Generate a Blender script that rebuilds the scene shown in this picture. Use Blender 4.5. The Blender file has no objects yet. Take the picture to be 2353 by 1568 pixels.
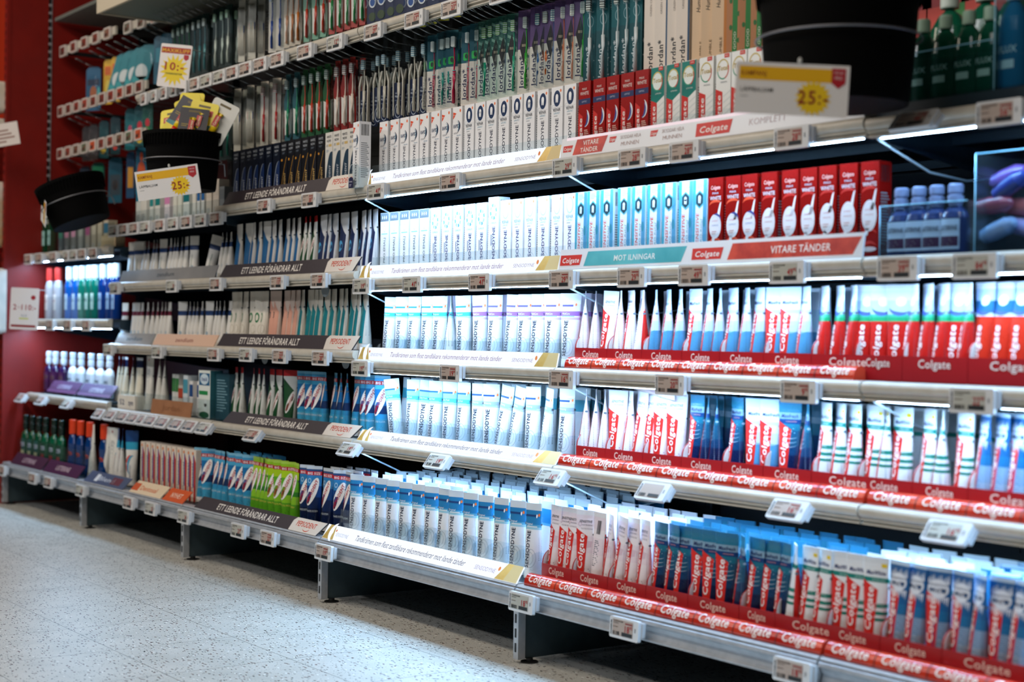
import bpy, bmesh, math, random
from mathutils import Vector, Matrix
random.seed(7)
PI = math.pi
SC = bpy.context.scene
COL = SC.collection

# ------------------------------------------------------------------ camera
# X runs along the shelving (one bay = 1 unit, bay joints at whole numbers), Y goes into the
# shelving, Z is up.  The photographer stands 2.3 m in front of the shelving and looks along it.
W, H = 2353, 1568
F_PX, YAW, PITCH, ROLL = 3539.97, 0.94597749, 0.00428531, 0.01484668
CAM = Vector((5.06724, 0.0, 0.81158))
FW = Vector((-math.sin(YAW) * math.cos(PITCH), math.cos(YAW) * math.cos(PITCH), -math.sin(PITCH)))
R0 = Vector((math.cos(YAW), math.sin(YAW), 0)); U0 = R0.cross(FW)
RT = R0 * math.cos(ROLL) + U0 * math.sin(ROLL); UP = -R0 * math.sin(ROLL) + U0 * math.cos(ROLL)
cam_data = bpy.data.cameras.new('camera')
cam = bpy.data.objects.new('camera', cam_data); COL.objects.link(cam)
m = Matrix((RT, UP, -FW)).transposed().to_4x4(); m.translation = CAM
cam.matrix_world = m
cam_data.sensor_width = 36.0; cam_data.lens = F_PX / W * 36.0
cam_data.dof.use_dof = True
cam_data.dof.focus_distance = 4.25
cam_data.dof.aperture_fstop = 2.6
cam_data.dof.aperture_blades = 0
cam_data.clip_start = 0.05; cam_data.clip_end = 60
SC.camera = cam

# ------------------------------------------------------------------ view, world, large lights
SC.view_settings.view_transform = 'Standard'; SC.view_settings.look = 'None'
SC.view_settings.gamma = 1.0; SC.view_settings.use_curve_mapping = False
SC.view_settings.exposure = 0.0
wd = bpy.data.worlds.new('world'); SC.world = wd; wd.use_nodes = True
wd.node_tree.nodes['Background'].inputs[0].default_value = (0.9, 0.95, 1.0, 1)
wd.node_tree.nodes['Background'].inputs[1].default_value = 0.010

def area(name, loc, rot, sx, sy, power, color):
    l = bpy.data.lights.new(name, 'AREA'); l.shape = 'RECTANGLE'; l.size = sx; l.size_y = sy
    l.energy = power; l.color = color
    o = bpy.data.objects.new(name, l); o.location = loc; o.rotation_euler = rot; COL.objects.link(o)
    return o
# rows of ceiling luminaires over the aisle
area('ceiling_light', (-0.4, 0.3, 3.3), (math.radians(28), 0, 0), 5.0, 0.25, 54, (1.0, 0.86, 0.70))
area('ceiling_light', (3.4, 0.1, 3.3), (math.radians(28), 0, 0), 3.4, 0.25, 30, (1.0, 0.86, 0.70))
area('ceiling_light', (0.6, -1.6, 3.3), (math.radians(38), 0, 0), 8.0, 0.25, 76, (0.97, 0.96, 0.98))

# ------------------------------------------------------------------ materials
def lin(h):
    h = h.lstrip('#'); c = [int(h[i:i + 2], 16) / 255 for i in (0, 2, 4)]
    return tuple(((v / 12.92) if v < 0.04045 else ((v + 0.055) / 1.055) ** 2.4) for v in c) + (1,)
MATS = {}
def M(key, rough=0.42, metal=0.0, emit=0.0, spec=0.5):
    """solid print or paint: a hex colour with a trace of procedural unevenness in its gloss"""
    k = (key, rough, metal, emit, spec)
    if k in MATS: return MATS[k]
    mt = bpy.data.materials.new('paint_' + key.lstrip('#')); mt.use_nodes = True
    nt = mt.node_tree; b = nt.nodes['Principled BSDF']
    b.inputs['Base Color'].default_value = lin(key)
    b.inputs['Metallic'].default_value = metal
    b.inputs['Specular IOR Level'].default_value = spec
    n = nt.nodes.new('ShaderNodeTexNoise'); n.inputs['Scale'].default_value = 60
    mr = nt.nodes.new('ShaderNodeMapRange'); mr.inputs['To Min'].default_value = max(0.02, rough - 0.05); mr.inputs['To Max'].default_value = rough + 0.06
    nt.links.new(n.outputs['Fac'], mr.inputs['Value']); nt.links.new(mr.outputs['Result'], b.inputs['Roughness'])
    if emit:
        b.inputs['Emission Color'].default_value = lin(key); b.inputs['Emission Strength'].default_value = emit
    MATS[k] = mt
    return mt
def clear(name, tint, gloss=0.12, haze=0.0):
    """thin clear plastic"""
    if name in MATS: return MATS[name]
    mt = bpy.data.materials.new(name); mt.use_nodes = True; nt = mt.node_tree
    for n in list(nt.nodes): nt.nodes.remove(n)
    out = nt.nodes.new('ShaderNodeOutputMaterial'); tr = nt.nodes.new('ShaderNodeBsdfTransparent')
    tr.inputs[0].default_value = lin(tint)
    gl = nt.nodes.new('ShaderNodeBsdfGlossy'); gl.inputs['Roughness'].default_value = 0.08
    lw = nt.nodes.new('ShaderNodeLayerWeight'); lw.inputs[0].default_value = 0.18
    mx = nt.nodes.new('ShaderNodeMixShader'); ad = nt.nodes.new('ShaderNodeMath'); ad.operation = 'MULTIPLY_ADD'
    ad.inputs[1].default_value = gloss; ad.inputs[2].default_value = gloss * 0.05
    nt.links.new(lw.outputs[0], ad.inputs[0]); nt.links.new(ad.outputs[0], mx.inputs[0])
    src = tr
    if haze:
        df = nt.nodes.new('ShaderNodeBsdfTranslucent'); df.inputs[0].default_value = (0.9, 0.95, 1, 1)
        m2 = nt.nodes.new('ShaderNodeMixShader'); m2.inputs[0].default_value = haze
        nt.links.new(tr.outputs[0], m2.inputs[1]); nt.links.new(df.outputs[0], m2.inputs[2]); src = m2
    nt.links.new(src.outputs[0], mx.inputs[1]); nt.links.new(gl.outputs[0], mx.inputs[2])
    nt.links.new(mx.outputs[0], out.inputs[0])
    MATS[name] = mt
    return mt
ACR = lambda: clear('clear_acrylic', '#f7fbfc', 0.14, 0.008)
FILM = lambda: clear('clear_film', '#f4f8f9', 0.25, 0.0)
def grain(name, c1, c2, scale, rough=0.5, metal=0.0, bump=0.0, stretch=(1, 1, 1)):
    if name in MATS: return MATS[name]
    mt = bpy.data.materials.new(name); mt.use_nodes = True; nt = mt.node_tree; b = nt.nodes['Principled BSDF']
    tc = nt.nodes.new('ShaderNodeTexCoord'); mp = nt.nodes.new('ShaderNodeMapping'); mp.inputs['Scale'].default_value = stretch
    n = nt.nodes.new('ShaderNodeTexNoise'); n.inputs['Scale'].default_value = scale; n.inputs['Detail'].default_value = 4
    cr = nt.nodes.new('ShaderNodeValToRGB'); cr.color_ramp.elements[0].color = lin(c1); cr.color_ramp.elements[1].color = lin(c2)
    cr.color_ramp.elements[0].position = 0.35; cr.color_ramp.elements[1].position = 0.65
    nt.links.new(tc.outputs['Object'], mp.inputs[0]); nt.links.new(mp.outputs[0], n.inputs['Vector'])
    nt.links.new(n.outputs['Fac'], cr.inputs[0]); nt.links.new(cr.outputs[0], b.inputs['Base Color'])
    b.inputs['Roughness'].default_value = rough; b.inputs['Metallic'].default_value = metal
    if bump:
        bp = nt.nodes.new('ShaderNodeBump'); bp.inputs['Strength'].default_value = bump
        nt.links.new(n.outputs['Fac'], bp.inputs['Height']); nt.links.new(bp.outputs[0], b.inputs['Normal'])
    MATS[name] = mt
    return mt
def led(name, col, strength):
    if name in MATS: return MATS[name]
    mt = bpy.data.materials.new(name); mt.use_nodes = True; nt = mt.node_tree
    for n in list(nt.nodes): nt.nodes.remove(n)
    out = nt.nodes.new('ShaderNodeOutputMaterial'); e = nt.nodes.new('ShaderNodeEmission')
    e.inputs[0].default_value = lin(col); e.inputs[1].default_value = strength
    nt.links.new(e.outputs[0], out.inputs[0]); MATS[name] = mt
    return mt
RAIL = lambda: grain('rail_plastic', '#bdb6a8', '#c8c2b5', 30, 0.32)
METAL = lambda: grain('light_grey_metal', '#a9adb2', '#b9bcc0', 40, 0.35, 0.25)
SHELF = lambda: grain('dark_shelf_paint', '#1b2d3a', '#20343f', 25, 0.45)
BACK = lambda: grain('dark_back_panel', '#05080b', '#070a0d', 25, 0.55)
REDP = lambda: grain('red_gable_paint', '#800f05', '#8a1206', 8, 0.5)
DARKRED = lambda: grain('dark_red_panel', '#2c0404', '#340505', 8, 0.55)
BLACK = lambda: M('#020202', .75, 0, 0, .08)
STEEL = lambda: grain('wire_steel', '#8c9094', '#a2a6a8', 50, 0.3, 0.8)

# ------------------------------------------------------------------ mesh builder
_TXT = {}
def text2d(s, bold=0.0, shear=0.0):
    k = (s, bold, shear)
    if k in _TXT: return _TXT[k]
    c = bpy.data.curves.new('lettering', 'FONT'); c.body = s; c.size = 1.0; c.offset = min(.0145, bold * .62); c.shear = shear; c.space_character = 1 + max(0, bold) * 3.0
    c.resolution_u = 2; c.fill_mode = 'FRONT'
    o = bpy.data.objects.new('lettering', c); COL.objects.link(o)
    dg = bpy.context.evaluated_depsgraph_get(); me = o.evaluated_get(dg).to_mesh()
    vs = [(v.co.x, v.co.y) for v in me.vertices]; fs = [tuple(p.vertices) for p in me.polygons]
    o.evaluated_get(dg).to_mesh_clear(); bpy.data.objects.remove(o); bpy.data.curves.remove(c)
    if vs:
        x0 = min(v[0] for v in vs); x1 = max(v[0] for v in vs)
        vs = [(v[0] - x0, v[1] / 0.73) for v in vs]; wd_ = x1 - x0
    else: wd_ = 0.01
    _TXT[k] = (vs, fs, wd_)
    return _TXT[k]
_TXF = {}
def text2d_fine(s, bold, shear):
    """the same lettering cut fine enough to follow a curved surface"""
    k = (s, bold, shear)
    if k not in _TXF:
        vs, fs, tw = text2d(s, bold, shear); bm = bmesh.new(); bv = [bm.verts.new((v[0], v[1], 0)) for v in vs]
        for f in fs:
            try: bm.faces.new([bv[i] for i in f])
            except ValueError: pass
        for _ in range(3):
            bmesh.ops.triangulate(bm, faces=bm.faces[:])
            ed = [e for e in bm.edges if e.calc_length() > .30]
            if not ed: break
            bmesh.ops.subdivide_edges(bm, edges=ed, cuts=1)
        bmesh.ops.triangulate(bm, faces=bm.faces[:]); bm.verts.index_update()
        _TXF[k] = ([(v.co.x, v.co.y) for v in bm.verts], [tuple(v.index for v in f.verts) for f in bm.faces], tw); bm.free()
    return _TXF[k]
FLAT = lambda x, z: 0.0
class G:
    def __init__(s): s.v = []; s.f = []; s.m = []; s.mats = []; s.sm = []
    def mi(s, mt):
        if isinstance(mt, str): mt = M(mt)
        if mt not in s.mats: s.mats.append(mt)
        return s.mats.index(mt)
    def add(s, vs, fs, mt, smooth=False):
        b = len(s.v); s.v += [tuple(v) for v in vs]; i = s.mi(mt)
        for f in fs: s.f.append(tuple(a + b for a in f)); s.m.append(i); s.sm.append(smooth)
        return s
    def box(s, x0, x1, y0, y1, z0, z1, mt):
        v = [(x, y, z) for x in (x0, x1) for y in (y0, y1) for z in (z0, z1)]
        return s.add(v, [(0, 1, 3, 2), (4, 6, 7, 5), (0, 4, 5, 1), (2, 3, 7, 6), (0, 2, 6, 4), (1, 5, 7, 3)], mt)
    def bev(s, x0, x1, y0, y1, z0, z1, r, mt, n=4):
        """box with rounded corners in the XZ outline (a slab facing -Y)"""
        pts = []
        for cx, cz, a0 in ((x1 - r, z1 - r, 0), (x0 + r, z1 - r, 90), (x0 + r, z0 + r, 180), (x1 - r, z0 + r, 270)):
            for k in range(n + 1):
                a = math.radians(a0 + 90 * k / n); pts.append((cx + r * math.cos(a), cz + r * math.sin(a)))
        return s.prism_y(pts, y0, y1, mt)
    def prism_y(s, pts, y0, y1, mt):
        n = len(pts); v = [(p[0], y0, p[1]) for p in pts] + [(p[0], y1, p[1]) for p in pts]
        fs = [tuple(range(n)), tuple(range(2 * n - 1, n - 1, -1))] + [(i, i + n, (i + 1) % n + n, (i + 1) % n) for i in range(n)]
        return s.add(v, fs, mt)
    def prism_x(s, pts, x0, x1, mt, smooth=False):
        """pts are (y,z)"""
        n = len(pts); v = [(x0, p[0], p[1]) for p in pts] + [(x1, p[0], p[1]) for p in pts]
        s.add(v, [(i, (i + 1) % n, (i + 1) % n + n, i + n) for i in range(n)], mt, smooth)
        return s.add(v, [tuple(range(n - 1, -1, -1)), tuple(range(n, 2 * n))], mt)
    def lathe(s, prof, mt, cx=0, cy=0, n=18, sx=1, sy=1, smooth=True, rot=0):
        """prof: (radius, z [, material])"""
        b = []
        for p in prof:
            b += [(cx + sx * p[0] * math.cos(2 * PI * k / n + rot), cy + sy * p[0] * math.sin(2 * PI * k / n + rot), p[1]) for k in range(n)]
        for j in range(len(prof) - 1):
            q = prof[j][2] if len(prof[j]) > 2 else mt
            s.add([b[j * n + k] for k in range(n)] + [b[(j + 1) * n + k] for k in range(n)],
                  [(k, (k + 1) % n, (k + 1) % n + n, k + n) for k in range(n)], q, smooth)
        s.add(b[:n], [tuple(range(n - 1, -1, -1))], mt)
        return s.add(b[-n:], [tuple(range(n))], prof[-1][2] if len(prof[-1]) > 2 else mt)
    def wire(s, path, r, mt, n=6, closed=False):
        path = [Vector(p) for p in path]; k = len(path); rings = []
        for i, p in enumerate(path):
            a = path[(i - 1) % k] if (i or closed) else p; c = path[(i + 1) % k] if (i < k - 1 or closed) else p
            t = (c - a).normalized(); u = t.cross(Vector((0, 0, 1)))
            if u.length < 1e-3: u = t.cross(Vector((0, 1, 0)))
            u.normalize(); w = t.cross(u)
            rings += [p + r * (math.cos(2 * PI * j / n) * u + math.sin(2 * PI * j / n) * w) for j in range(n)]
        fs = []
        for i in range(k if closed else k - 1):
            i2 = (i + 1) % k
            fs += [(i * n + j, i * n + (j + 1) % n, i2 * n + (j + 1) % n, i2 * n + j) for j in range(n)]
        if not closed: fs += [tuple(range(n - 1, -1, -1)), tuple((k - 1) * n + j for j in range(n))]
        return s.add(rings, fs, mt, True)
    # printed layers: 2-D shapes in (x,z) laid on the surface y = -surf(x,z)
    def q4(s, p, mt, lv=1, surf=FLAT, nx=1, nz=1):
        """p: bottom-left, bottom-right, top-right, top-left"""
        vs = []
        for j in range(nz + 1):
            t = j / nz
            for i in range(nx + 1):
                u = i / nx
                x = (p[0][0] * (1 - u) + p[1][0] * u) * (1 - t) + (p[3][0] * (1 - u) + p[2][0] * u) * t
                z = (p[0][1] * (1 - u) + p[1][1] * u) * (1 - t) + (p[3][1] * (1 - u) + p[2][1] * u) * t
                vs.append((x, -surf(x, z) - 0.00025 * lv, z))
        a = nx + 1
        return s.add(vs, [(j * a + i, j * a + i + 1, (j + 1) * a + i + 1, (j + 1) * a + i) for j in range(nz) for i in range(nx)], mt)
    def r4(s, x0, x1, z0, z1, mt, lv=1, surf=FLAT, nx=1, nz=1):
        return s.q4(((x0, z0), (x1, z0), (x1, z1), (x0, z1)), mt, lv, surf, nx, nz)
    def ell(s, cx, cz, rx, rz, mt, lv=1, surf=FLAT, n=20, a0=0, a1=360, inner=0.0, tilt=0):
        vs = []; t = math.radians(tilt)
        for k in range(n + 1):
            a = math.radians(a0 + (a1 - a0) * k / n)
            for q in (inner, 1.0):
                X = rx * q * math.cos(a); Z = rz * q * math.sin(a)
                x = cx + X * math.cos(t) - Z * math.sin(t); z = cz + X * math.sin(t) + Z * math.cos(t)
                vs.append((x, -surf(x, z) - 0.00025 * lv, z))
        return s.add(vs, [(2 * k, 2 * k + 1, 2 * k + 3, 2 * k + 2) for k in range(n)], mt)
    def cres(s, cx, cz, r, th, mt, a0, a1, lv=1, surf=FLAT, n=14, ky=1.0):
        """crescent: an arc that is thick in the middle"""
        vs = []
        for k in range(n + 1):
            a = math.radians(a0 + (a1 - a0) * k / n); w = th * math.sin(PI * k / n) + 1e-4
            for q in (r - w, r):
                x = cx + q * math.cos(a); z = cz + ky * q * math.sin(a); vs.append((x, -surf(x, z) - 0.00025 * lv, z))
        return s.add(vs, [(2 * k, 2 * k + 1, 2 * k + 3, 2 * k + 2) for k in range(n)], mt)
    def poly(s, pts, mt, lv=1):
        return s.add([(p[0], -0.00025 * lv, p[1]) for p in pts], [tuple(range(len(pts)))], mt)
    def text(s, t, x, z, h, mt, rot=0, bold=0.0, shear=0.0, w=None, lv=2, surf=FLAT, al='c', fine=False):
        """cap height h; w squeezes to a width; rot 90 reads upwards"""
        vs, fs, tw = (text2d_fine if fine or surf is not FLAT else text2d)(t, bold, shear); kx = (w / tw) if w else h / 0.73
        off = {'c': -0.5, 'l': 0.0, 'r': -1.0}[al] * tw * kx
        a = math.radians(rot); ca, sa = math.cos(a), math.sin(a); out = []
        for vx, vz in vs:
            px = vx * kx + off; pz = (vz - 0.5) * h
            X = x + px * ca - pz * sa; Z = z + px * sa + pz * ca
            out.append((X, -surf(X, Z) - 0.00025 * lv, Z))
        return s.add(out, fs, mt)
    def lines(s, x0, x1, z0, z1, n, mt, lv=1, surf=FLAT, fill=0.45):
        """fine print"""
        p = (z1 - z0) / n
        for k in range(n):
            e = (0.75 + 0.25 * ((k * 7) % 3) / 2) if k != n - 1 else 0.6
            s.r4(x0, x0 + (x1 - x0) * e, z0 + (n - 1 - k) * p, z0 + (n - 1 - k + fill) * p, mt, lv, surf)
        return s
    def bars(s, x0, x1, z0, z1, n, mt, lv=1, surf=FLAT, seed=1):
        rr = random.Random(seed); p = (x1 - x0) / n
        for k in range(n):
            s.r4(x0 + k * p, x0 + k * p + p * rr.choice((0.3, 0.5, 0.75)), z0, z1, mt, lv, surf)
        return s
    def turn(s, ang, cx=0, cy=0, start=0):
        ca, sa = math.cos(ang), math.sin(ang)
        for i in range(start, len(s.v)):
            x, y, z = s.v[i]; x -= cx; y -= cy
            s.v[i] = (cx + x * ca - y * sa, cy + x * sa + y * ca, z)
        return s
    def shift(s, dx, dy, dz, start=0):
        for i in range(start, len(s.v)):
            x, y, z = s.v[i]; s.v[i] = (x + dx, y + dy, z + dz)
        return s
    def obj(s, name, parent=None, loc=None, bevel=0.0):
        me = bpy.data.meshes.new(name); me.from_pydata(s.v, [], s.f)
        for mt in s.mats: me.materials.append(mt)
        me.polygons.foreach_set('material_index', s.m); me.polygons.foreach_set('use_smooth', s.sm); me.update()
        o = bpy.data.objects.new(name, me); COL.objects.link(o)
        if parent: o.parent = parent
        if loc: o.location = loc
        if bevel:
            b = o.modifiers.new('bevel', 'BEVEL'); b.width = bevel; b.segments = 2; b.limit_method = 'ANGLE'
        return o

# ------------------------------------------------------------------ scene graph helpers
def tag(o, label=None, cat=None, group=None, kind=None):
    if label: o['label'] = label
    if cat: o['category'] = cat
    if group: o['group'] = group
    if kind: o['kind'] = kind
    return o
def empty(name, loc=(0, 0, 0), rz=0.0):
    o = bpy.data.objects.new(name, None); o.empty_display_size = 0.02; COL.objects.link(o)
    o.location = loc; o.rotation_euler = (0, 0, rz)
    return o
def copy_tree(o, parent=None):
    c = o.copy(); COL.objects.link(c)
    if parent: c.parent = parent
    for ch in o.children: copy_tree(ch, c)
    return c
class Proto:
    """the first place() uses the original, later ones copy the thing with its parts"""
    def __init__(s, root): s.root = root; s.used = False
    def place(s, loc, rot=(0, 0, 0), label=None, cat=None, group=None, scale=None):
        o = s.root if not s.used else copy_tree(s.root)
        s.used = True
        for k in ('label', 'group', 'category'):
            if k in o: del o[k]
        o.location = loc; o.rotation_euler = rot
        if scale: o.scale = scale
        return tag(o, label, cat, group)
ORD = ['first', 'second', 'third', 'fourth', 'fifth', 'sixth', 'seventh', 'eighth', 'ninth', 'tenth', 'eleventh', 'twelfth',
       'thirteenth', 'fourteenth', 'fifteenth', 'sixteenth', 'seventeenth', 'eighteenth', 'nineteenth', 'twentieth']
def od(i, n=None):
    if n is not None and n > 2 and i == n - 1: return 'last'
    if n == 2: return ('left', 'right')[i]
    if i < 20: return ORD[i]
    return 'twenty-' + ORD[i - 20]
def XA(px, Y, Z):
    """where along X a point at depth Y and height Z stands to be seen in the photo's column px"""
    k = (px - W / 2) / F_PX; dy = Y - CAM.y; dz = Z - CAM.z
    # k*(dx*FWx+dy*FWy+dz*FWz) = dx*RTx+dy*RTy+dz*RTz
    return CAM.x + (dy * (RT.y - k * FW.y) + dz * (RT.z - k * FW.z)) / (k * FW.x - RT.x)
def ZA(py, X, Y):
    k = (H / 2 - py) / F_PX; dx = X - CAM.x; dy = Y - CAM.y
    return CAM.z + (dx * (UP.x - k * FW.x) + dy * (UP.y - k * FW.y)) / (k * FW.z - UP.z)

# ------------------------------------------------------------------ floor
def floor_mat():
    mt = bpy.data.materials.new('speckled_vinyl'); mt.use_nodes = True; nt = mt.node_tree; b = nt.nodes['Principled BSDF']; L = nt.links.new
    tc = nt.nodes.new('ShaderNodeTexCoord')
    def noise(scale, det, stretch=(1, 1, 1), rot=0):
        mp = nt.nodes.new('ShaderNodeMapping'); mp.inputs['Scale'].default_value = stretch; mp.inputs['Rotation'].default_value = (0, 0, rot)
        n = nt.nodes.new('ShaderNodeTexNoise'); n.inputs['Scale'].default_value = scale; n.inputs['Detail'].default_value = det
        L(tc.outputs['Object'], mp.inputs[0]); L(mp.outputs[0], n.inputs['Vector']); return n
    def ramp(src, stops):
        r = nt.nodes.new('ShaderNodeValToRGB'); e = r.color_ramp.elements
        e[0].position, e[0].color = stops[0][0], lin(stops[0][1]); e[1].position, e[1].color = stops[1][0], lin(stops[1][1])
        L(src, r.inputs[0]); return r
    def mix(fac, a, bb):
        x = nt.nodes.new('ShaderNodeMix'); x.data_type = 'RGBA'; L(fac, x.inputs[0]); L(a, x.inputs[6])
        if isinstance(bb, str): x.inputs[7].default_value = lin(bb)
        else: L(bb, x.inputs[7])
        return x.outputs[2]
    base = ramp(noise(9, 5).outputs['Fac'], ((0.3, '#bfbfb8'), (0.7, '#cdccc5'))).outputs[0]
    fine = ramp(noise(260, 2).outputs['Fac'], ((0.66, '#000000'), (0.72, '#ffffff'))).outputs[0]
    c = mix(fine, base, '#a2a39f')
    # scattered elongated chips: one per voronoi cell, only in some of the cells
    def chips(scale, stretch, rot, size, share):
        mp = nt.nodes.new('ShaderNodeMapping'); mp.inputs['Scale'].default_value = stretch; mp.inputs['Rotation'].default_value = (0, 0, rot)
        nz = nt.nodes.new('ShaderNodeTexNoise'); nz.inputs['Scale'].default_value = 60; vm = nt.nodes.new('ShaderNodeVectorMath'); vm.operation = 'MULTIPLY_ADD'
        vm.inputs[1].default_value = (.012, .012, 0); L(tc.outputs['Object'], nz.inputs['Vector']); L(nz.outputs['Color'], vm.inputs[0]); L(tc.outputs['Object'], vm.inputs[2]); L(vm.outputs[0], mp.inputs[0])
        v = nt.nodes.new('ShaderNodeTexVoronoi'); v.voronoi_dimensions = '2D'; v.inputs['Scale'].default_value = scale; L(mp.outputs[0], v.inputs['Vector'])
        lt = nt.nodes.new('ShaderNodeMath'); lt.operation = 'LESS_THAN'; lt.inputs[1].default_value = size; L(v.outputs['Distance'], lt.inputs[0])
        sp = nt.nodes.new('ShaderNodeSeparateColor'); L(v.outputs['Color'], sp.inputs[0])
        l2 = nt.nodes.new('ShaderNodeMath'); l2.operation = 'LESS_THAN'; l2.inputs[1].default_value = share; L(sp.outputs[0], l2.inputs[0])
        mu = nt.nodes.new('ShaderNodeMath'); mu.operation = 'MULTIPLY'; L(lt.outputs[0], mu.inputs[0]); L(l2.outputs[0], mu.inputs[1]); return mu.outputs[0]
    c = mix(chips(30, (1, 2.6, 1), .25, .13, .28), c, '#16191a')
    c = mix(chips(55, (1, 2.0, 1), 1.0, .12, .25), c, '#2a2c2b')
    c = mix(chips(22, (1, 3.4, 1), -.35, .10, .35), c, '#101314')
    c = mix(chips(30, (1, 2.6, 1), 1.5, .16, .25), c, '#5d3a30')
    c = mix(chips(30, (1, 2.6, 1), .6, .13, .15), c, '#eeeeea')
    c = mix(chips(100, (1, 1.6, 1), .4, .13, .2), c, '#6f7274')
    br = nt.nodes.new('ShaderNodeTexBrick'); br.offset = 0; br.squash = 1
    br.inputs['Scale'].default_value = 1.0; br.inputs['Brick Width'].default_value = 0.326; br.inputs['Row Height'].default_value = 0.326
    br.inputs['Mortar Size'].default_value = 0.0011; br.inputs['Mortar Smooth'].default_value = 0.2
    br.inputs['Color1'].default_value = br.inputs['Color2'].default_value = (0, 0, 0, 1); br.inputs['Mortar'].default_value = (1, 1, 1, 1)
    mp = nt.nodes.new('ShaderNodeMapping'); mp.inputs['Location'].default_value = (-1.663, -1.466, 0)
    L(tc.outputs['Object'], mp.inputs[0]); L(mp.outputs[0], br.inputs['Vector'])
    c = mix(br.outputs['Color'], c, '#6f6e68')
    L(c, b.inputs['Base Color']); b.inputs['Roughness'].default_value = 0.38; b.inputs['Specular IOR Level'].default_value = 0.35
    return mt
g = G(); g.add([(-9, -5, 0), (8, -5, 0), (8, 4, 0), (-9, 4, 0)], [(0, 1, 2, 3)], floor_mat())
tag(g.obj('floor'), kind='structure')
g = G(); g.box(-9, 8, 3.05, 3.15, 0, 3.6, grain('store_wall', '#3a3c3e', '#424446', 4, 0.7))
tag(g.obj('wall_back'), kind='structure')

# ------------------------------------------------------------------ shelving
YF, YB, YBOT = 2.35, 2.90, 2.235      # front of the upper rails, back panel, front of the bottom rail
BAYN = {-2: 'mouthwash bay at far left', -1: 'second bay from left', 0: 'dark banner bay', 1: 'bright middle bay', 2: 'bay of red toothpaste', 3: 'bay at right edge'}
ROWN = {1: 'top shelf rail', 2: 'top stocked shelf', 3: 'second stocked shelf', 4: 'third stocked shelf', 5: 'fourth stocked shelf', 6: 'bottom shelf'}
# rail top height of every shelf, per bay (left bays were hung on other notches)
ZR = {-2: {3: 1.150, 4: 0.850, 5: 0.512, 6: 0.196}, -1: {2: 1.232, 3: 1.000, 4: 0.752, 5: 0.488, 6: 0.196},
      0: {1: 1.738, 2: 1.254, 3: 0.998, 4: 0.756, 5: 0.487, 6: 0.196}, 1: {1: 1.738, 2: 1.254, 3: 0.976, 4: 0.730, 5: 0.485, 6: 0.196},
      2: {1: 1.738, 2: 1.254, 3: 0.976, 4: 0.730, 5: 0.485, 6: 0.196}, 3: {2: 1.250, 3: 0.976, 4: 0.730, 5: 0.485, 6: 0.196}}
LEDS = {(1, 2): 1, (1, 3): 1, (1, 4): 1, (1, 5): 1, (2, 2): 1, (2, 3): 1, (2, 4): 1, (2, 5): 1, (3, 2): .8, (3, 3): 1, (3, 4): 1, (3, 5): 1, (-2, 3): 1.1, (-2, 4): 1.3}
LEDCOL = '#a9d6ff'
def rail_profile(zr):
    c = [(YF + .006, zr)] + [(YF - .002 - .0085 * math.sin(PI * k / 14), zr - .0135 - .0118 * math.cos(PI - PI * k / 14) * 1.0) for k in range(15)] + [(YF - .004, zr - .027),
         (YF - .004, zr - .0295), (YF + .003, zr - .0305), (YF + .004, zr - .035), (YF - .001, zr - .0365), (YF - .001, zr - .039), (YF + .010, zr - .040), (YF + .012, zr)]
    return c
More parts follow.
